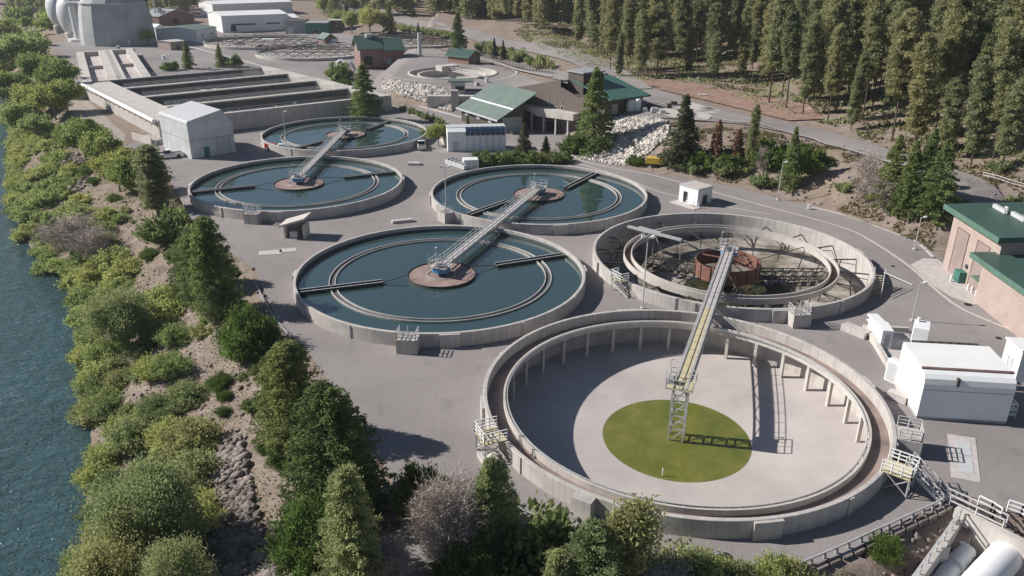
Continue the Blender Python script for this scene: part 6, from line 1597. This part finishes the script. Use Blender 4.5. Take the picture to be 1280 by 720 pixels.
for k in range(8): pl('oliveshrub', 498+k*9, 36+k*1.6, 28+k*1.5, 'low green shrub lining the upper road near the chimney stack', 1.6, 'shrubs lining the upper road')

# -- river bank shrubs
g_ = np.random.default_rng(5); pts = []
def farenough(x, y, d):
    return all((x-a)**2+(y-b)**2 > d*d for a, b in pts)
sh = resample(SHORE[2:13], 2.1)
for (x, y) in sh:
    if y < 40 or y > 290: continue
    x += .2+1.4*g_.random(); y += g_.normal()*.6
    if vnoise(np.array([x]), np.array([y]), 9, 31)[0] < .2: continue
    pts.append((x, y)); plant('willow_near' if y < 95 else 'willow', x, y, hgt(x, y), 1.1+1.3*g_.random(), 'yellow green willow shrub hanging over the water at the river edge', 'shrubs overhanging the water', 1.7)
n0 = len(pts)
tries = 0
while len(pts) < n0+225 and tries < 40000:
    tries += 1
    s_ = g_.random(); x = -175+g_.random()*165; y = 34+g_.random()*250
    X = np.array([x]); Y = np.array([y])
    if inside(X, Y, RIVERP)[0] or inside(X, Y, LANDP)[0]: continue
    dS = poly_dist(X, Y, SHORE)[0]; dE = poly_dist(X, Y, EDGE)[0]; f = dS/(dS+dE)
    if dE < 2.2 or dS < .4: continue
    dens = 1.0 if f < .45 else (.45 if f < .65 else .2)
    if vnoise(X, Y, 7, 11)[0] > dens*.62+.35: continue
    px, py = PJ(x, y, -5)
    if px < -30 or py > 760: continue
    if 262 < px < 330 and py > 545: continue
    if not farenough(x, y, 1.7 if f < .55 else 2.4): continue
    pts.append((x, y)); near = y < 95
    kd = ('willow_near' if near else 'willow') if f < .55 else ['oliveshrub', 'bright', 'oliveshrub', 'darkshrub'][int(g_.random()*4)]
    h = (1.2+1.9*g_.random()**1.5) if f < .55 else .7+1.1*g_.random()
    L_ = ('yellow green willow shrub in the thicket along the river edge', 'willow shrubs along the river edge') if f < .55 else ('small scattered shrub on the dry upper river bank', 'scattered shrubs on the upper river bank')
    plant(kd, x, y, hgt(x, y), h, L_[0], L_[1], 1.15+.6*g_.random())

# -- hillside pines
FP_ = [(500, -80), (505, 10), (560, 14), (640, 34), (700, 46), (742, 64), (765, 96), (800, 100), (850, 92), (905, 108), (950, 128), (1000, 150), (1060, 160), (1085, 182), (1150, 205), (1230, 226), (1300, 250), (1400, 260), (1400, -80)]
FPa = [(float(a), float(b)) for a, b in FP_]
cand = []; tries = 0; g_ = np.random.default_rng(12)
XY = g_.random((60000, 2))*np.array([420, 420])+np.array([-70, 125])
Z = height(XY[:, 0], XY[:, 1]); PX, PY = PJ(XY[:, 0], XY[:, 1], Z)
dU = poly_dist(XY[:, 0], XY[:, 1], UPROAD)
dens = vnoise(XY[:, 0], XY[:, 1], 22, 21)
ok = inside(PX, PY, FPa) & (PX < 1340) & (PY > -70) & (dU > 6.5) & (dens+.14*(PX > 950)+.2*(PY < 60) > .45)
XY = XY[ok]; Z = Z[ok]; PX = PX[ok]; PY = PY[ok]
keep = []
for i in range(len(XY)):
    if len(keep) and np.min(np.hypot(XY[keep, 0]-XY[i, 0], XY[keep, 1]-XY[i, 1])) < 5.9: continue
    keep.append(i)
XY = XY[keep]; Z = Z[keep]; PX = PX[keep]; PY = PY[keep]
order = np.argsort(np.hypot(XY[:, 0], XY[:, 1]))
print('pines', len(order))
IND = order[:290]; REST = order[290:760]
for i in IND:
    x, y = XY[i]; h = 12+15*g_.random()**.7
    nearhill = PX[i] > 1040 and PY[i] > 130
    plant('pine_tall' if (y < 200 and g_.random() < .6) else 'pine', x, y, Z[i], h*(1.08 if x > 60 else .95), 'tall slender pine in the hillside forest at the upper right', 'pines of the hillside forest', .75+.5*g_.random())
def merged(name, kind_list, P3, H3, label, cat, wide=1.0, sub=6):
    VV = []; QQ = []; off = 0
    for (x, y, z), h in zip(P3, H3):
        kd = kind_list[int(g_.random()*len(kind_list))]; vs_ = PROT[kd]; H_, (mc, mt) = vs_[int(g_.random()*len(vs_))]
        n = len(mc.vertices); co = np.empty(n*3, np.float32); mc.vertices.foreach_get('co', co); co = co.reshape(-1, 4, 3)
        sel = g_.permutation(len(co))[:len(co)//sub]; q = co[sel]; cen = q.mean(1, keepdims=True); q = cen+(q-cen)*math.sqrt(sub)*.8
        a = g_.random()*6.28; s = h/H_; c, s_ = math.cos(a), math.sin(a)
        q = q.reshape(-1, 3)*s; X = q[:, 0]*c-q[:, 1]*s_; Y = q[:, 0]*s_+q[:, 1]*c
        V = np.column_stack([X*wide+x, Y*wide+y, q[:, 2]+z]); VV.append(V); QQ.append(np.arange(len(V)).reshape(-1, 4)+off); off += len(V)
    o = bpy.data.objects.new(name, npmesh(name, np.vstack(VV), np.vstack(QQ), M[{'pine': 'pine', 'broad': 'broad'}[kind_list[0]]])); col.objects.link(o)
    tag(o, label, cat, None, 'stuff'); return o
merged('far_forest', ['pine'], [(XY[i][0], XY[i][1], Z[i]) for i in REST], [17+9*g_.random() for i in REST], 'dense pine forest filling the far hillside behind the nearer pines', 'forest')
# forest along the top left horizon
P3 = []
for k in range(900):
    px = -60+g_.random()*720; D_ = 430+g_.random()*330; x = (px-640)/F*D_*1.0; y = D_
    if inside(np.array([x]), np.array([y]), RIVERP)[0]: continue
    q = PJ(x, y, hgt(x, y))
    if 235 < q[0] < 400 and q[1] > 0: continue
    if 50 < q[0] < 190 and q[1] > 12: continue
    if q[1] > 22: continue
    P3.append((x, y, hgt(x, y)))
for k in range(260):
    px = 370+g_.random()*230; D_ = 455+g_.random()*60; x = (px-640)/F*D_; y = D_; q = PJ(x, y, hgt(x, y))
    if q[1] < 16 and vnoise(np.array([x]), np.array([y]), 30, 9)[0] > .3: P3.append((x, y, hgt(x, y)))
merged('distant_wood', ['pine', 'fir', 'broad'], P3, [13+8*g_.random() for _ in P3], 'dark wood along the top left behind the digesters and warehouses', 'forest')
P3 = []
for k in range(420):
    x = -430+g_.random()*230; y = 290+g_.random()*400
    if inside(np.array([x]), np.array([y]), LANDP)[0]: continue
    if inside(np.array([x]), np.array([y]), RIVERP)[0]: continue
    P3.append((x, y, hgt(x, y)))
if P3: merged('riverside_wood', ['broad', 'broad_light', 'willow'], P3, [5+6*g_.random() for _ in P3], 'leafy wood on the far river bank left of the digesters', 'forest')

# -- rocks
import bmesh
def rockproto(seed):
    bm = bmesh.new(); bmesh.ops.create_icosphere(bm, subdivisions=1, radius=1); r = random.Random(seed)
    for v in bm.verts: v.co *= .6+.65*r.random()
    bm.verts.ensure_lookup_table(); V = np.array([v.co[:] for v in bm.verts]); Fc = np.array([[v.index for v in f.verts] for f in bm.faces]); bm.free(); return V, Fc
RPs = [rockproto(i) for i in range(8)]
def rocks(name, poly, n, smin, smax, m, label, sink=.25, sh=0.0):
    P = np.array(poly); x0, y0 = P.min(0); x1, y1 = P.max(0); g = np.random.default_rng(n)
    X = x0+(x1-x0)*g.random(n*6); Y = y0+(y1-y0)*g.random(n*6); ok = inside(X, Y, poly); X = X[ok][:n]; Y = Y[ok][:n]; Z = height(X, Y)
    VV = []; FF = []; off = 0
    for i in range(len(X)):
        V, Fc = RPs[i % 8]; s = smin+(smax-smin)*g.random()**2; sc = s*(.7+.6*g.random(3)); sc[2] *= .75
        a = g.random()*6.28; c, s_ = math.cos(a), math.sin(a); q = V*sc; b = g.normal()*.5; cb, sb = math.cos(b), math.sin(b)
        q = np.column_stack([q[:, 0], q[:, 1]*cb-q[:, 2]*sb, q[:, 1]*sb+q[:, 2]*cb]); q = np.column_stack([q[:, 0]*c-q[:, 1]*s_, q[:, 0]*s_+q[:, 1]*c, q[:, 2]])
        VV.append(q+[X[i], Y[i], Z[i]+s*(sink+sh*g.random())]); FF.append(Fc+off); off += len(V)
    o = bpy.data.objects.new(name, npmesh(name, np.vstack(VV), np.vstack(FF), M[m])); col.objects.link(o); tag(o, label, 'rocks', None, 'stuff')
gt = lambda L: [Gt(*q)[:2] for q in L]
rocks('riprap', gt([(478, 99), (510, 104), (545, 109), (566, 117), (566, 140), (530, 128), (500, 121), (478, 114)]), 3200, .22, .6, 'rock', 'pale broken riprap covering the slope below the upper round tank', sh=.3)
rocks('riprap', gt([(726, 199), (742, 178), (762, 152), (775, 146), (828, 150), (838, 158), (835, 172), (815, 188), (800, 203), (782, 208), (750, 203)]), 6000, .18, .5, 'rock', 'pale broken riprap on the slope in front of the teal roofed wing', sh=.3)
rocks('bank_rocks', gt([(258, 585), (275, 560), (300, 548), (312, 600), (326, 660), (350, 730), (250, 760), (262, 690)]), 1700, .18, .55, 'rock_dark', 'brown boulders tumbling down the lower river bank')
rocks('bank_rocks', gt([(60, 185), (100, 195), (115, 225), (90, 250), (70, 235)]), 500, .2, .7, 'rock_dark', 'brown rocks on the upper river bank above the willows')
bankpoly = [p for p in SHORE[2:12]]+[p for p in EDGE[3:14]][::-1]
rocks('bank_stones', bankpoly, 3500, .06, .38, 'rock_dark', 'scattered stones over the dry river bank')
rocks('pit_rubble', [(27, 47), (30, 50), (37.6, 54.4), (38.5, 53.5), (31, 42), (22, 30), (10, 30), (10, 46)], 900, .12, .4, 'rock_dark', 'rubble on the dirt slope between guard fence and pit wall')
slopepoly = gt([(800, 214), (850, 216), (960, 238), (1015, 256), (1100, 280), (1165, 315), (1180, 250), (1280, 262), (1300, 240), (1180, 212), (1060, 182), (940, 160), (860, 165)])
rocks('slope_stones', slopepoly, 500, .1, .45, 'rock_dark', 'stones lying on the dirt slope above the curved road')
# -- ground cover
def cover(name, poly, n, s, m, label, hh=.25, nf=None):
    P = np.array(poly); x0, y0 = P.min(0); x1, y1 = P.max(0); g = np.random.default_rng(n)
    X = x0+(x1-x0)*g.random(n*4); Y = y0+(y1-y0)*g.random(n*4); ok = inside(X, Y, poly)
    if nf is not None: ok &= vnoise(X, Y, 5, nf)+.5*vnoise(X, Y, 1.7, nf+1) > .72
    X = X[ok][:n]; Y = Y[ok][:n]; Z = height(X, Y)
    C = np.column_stack([X, Y, Z+hh*g.random(len(X))]); d = g.normal(size=C.shape)*.5+[0, 0, 1.0]
    o = bpy.data.objects.new(name, leafmesh(name, C, s, M[m], 1.8, d, n)); col.objects.link(o); tag(o, label, 'ground cover', None, 'stuff')
cover('dry_grass', bankpoly, 50000, .16, 'grass', 'dry tan grass covering the river bank', .3, 3)
cover('bank_weeds', bankpoly, 60000, .17, 'olive', 'low green weeds covering the river bank', .35, 8)
cover('slope_grass', slopepoly, 14000, .28, 'grass', 'dry grass tufts on the dirt slope above the curved road', .25, 5)
sp = [(-3.3, 22), (-3.3, 45), (-5.2, 55.0), (-2.5, 52.4), (4, 49.6), (9, 47.0), (21.7, 46.0), (26, 47.4), (26, 22)]
cover('planted_ground', sp, 22000, .15, 'fir', 'dark leafy ground cover under the bushes along the bottom edge', .45)
hp = gt([(770, 100), (850, 104), (950, 132), (1060, 165), (1180, 215), (1300, 255), (1300, 60), (1000, 20), (700, 20), (640, 40)])
cover('forest_floor', hp, 30000, .5, 'grass', 'dry grass and litter on the forest floor', .2, 13)
cover('forest_undergrowth', hp, 12000, .55, 'olive', 'green undergrowth between the pines', .6, 17)
# rim fittings: small cable boxes
# fallen shade boulder on the red soil
g = Gt(880, 120); mb = MB(); V_, F_ = RPs[2]; mb.add((V_*[2.2, 1.4, 1.0]).tolist(), F_.tolist()); o = mb.build('boulder', M['rock']); o.location = g; tag(o, 'single pale boulder on the red soil beside the upper road', 'boulder')

# ------------------------------------------------------------------ light, sky, camera
SUN_EL = 34.3; SAZ = R(170.5)
sd = Vector((math.cos(SAZ)*math.cos(R(SUN_EL)), math.sin(SAZ)*math.cos(R(SUN_EL)), math.sin(R(SUN_EL))))
L = bpy.data.lights.new('sun', 'SUN'); L.energy = 5.0; L.angle = R(.53); L.color = (1, .95, .885)
lo = bpy.data.objects.new('sun', L); col.objects.link(lo); lo.rotation_euler = (-sd).to_track_quat('-Z', 'Y').to_euler(); lo.location = (0, 0, 100)
w = bpy.data.worlds.new('World'); scene.world = w; w.use_nodes = True; nt = w.node_tree
sk = nt.nodes.new('ShaderNodeTexSky'); sk.sky_type = 'NISHITA'; sk.sun_disc = False; sk.sun_elevation = R(SUN_EL)
sk.sun_rotation = math.atan2(sd.x, sd.y); sk.altitude = 500; sk.air_density = 1.0; sk.dust_density = .4; sk.ozone_density = 2.5
nt.links.new(sk.outputs[0], nt.nodes['Background'].inputs[0]); nt.nodes['Background'].inputs[1].default_value = .05
cam = bpy.data.cameras.new('camera'); co = bpy.data.objects.new('camera', cam); col.objects.link(co); scene.camera = co
cam.sensor_width = 36; cam.lens = F/1280*36; cam.clip_end = 4000; cam.clip_start = .5
fwd = Vector((0, math.cos(PT), -math.sin(PT))); up = Vector((0, math.sin(PT), math.cos(PT))); right = Vector((1, 0, 0))
cr, sr = math.cos(RL), math.sin(RL)
r2 = right*cr+up*sr; u2 = -right*sr+up*cr
mat = Matrix((r2, u2, -fwd)).transposed().to_4x4(); mat.translation = Vector((0, 0, CZ)); co.matrix_world = mat
vs = scene.view_settings; vs.view_transform = 'Standard'; vs.look = 'None'; vs.exposure = .38; vs.gamma = 1; vs.use_curve_mapping = False
scene.cycles.max_bounces = 6; scene.cycles.transparent_max_bounces = 8; scene.cycles.caustics_reflective = False; scene.cycles.caustics_refractive = False

# haze box round the scene
hm = bpy.data.materials.new('haze_air'); hm.use_nodes = True; nt = hm.node_tree
for n in list(nt.nodes):
    if n.type != 'OUTPUT_MATERIAL': nt.nodes.remove(n)
v = nt.nodes.new('ShaderNodeVolumePrincipled'); v.inputs['Density'].default_value = .00012; v.inputs['Color'].default_value = (.86, .92, 1, 1); v.inputs['Anisotropy'].default_value = .2
nt.links.new(v.outputs[0], nt.nodes['Material Output'].inputs['Volume'])
mb = MB(); mb.box(-1500, 1500, -110, 1700, -20, 190); tag(mb.build('haze', hm), kind='stuff')
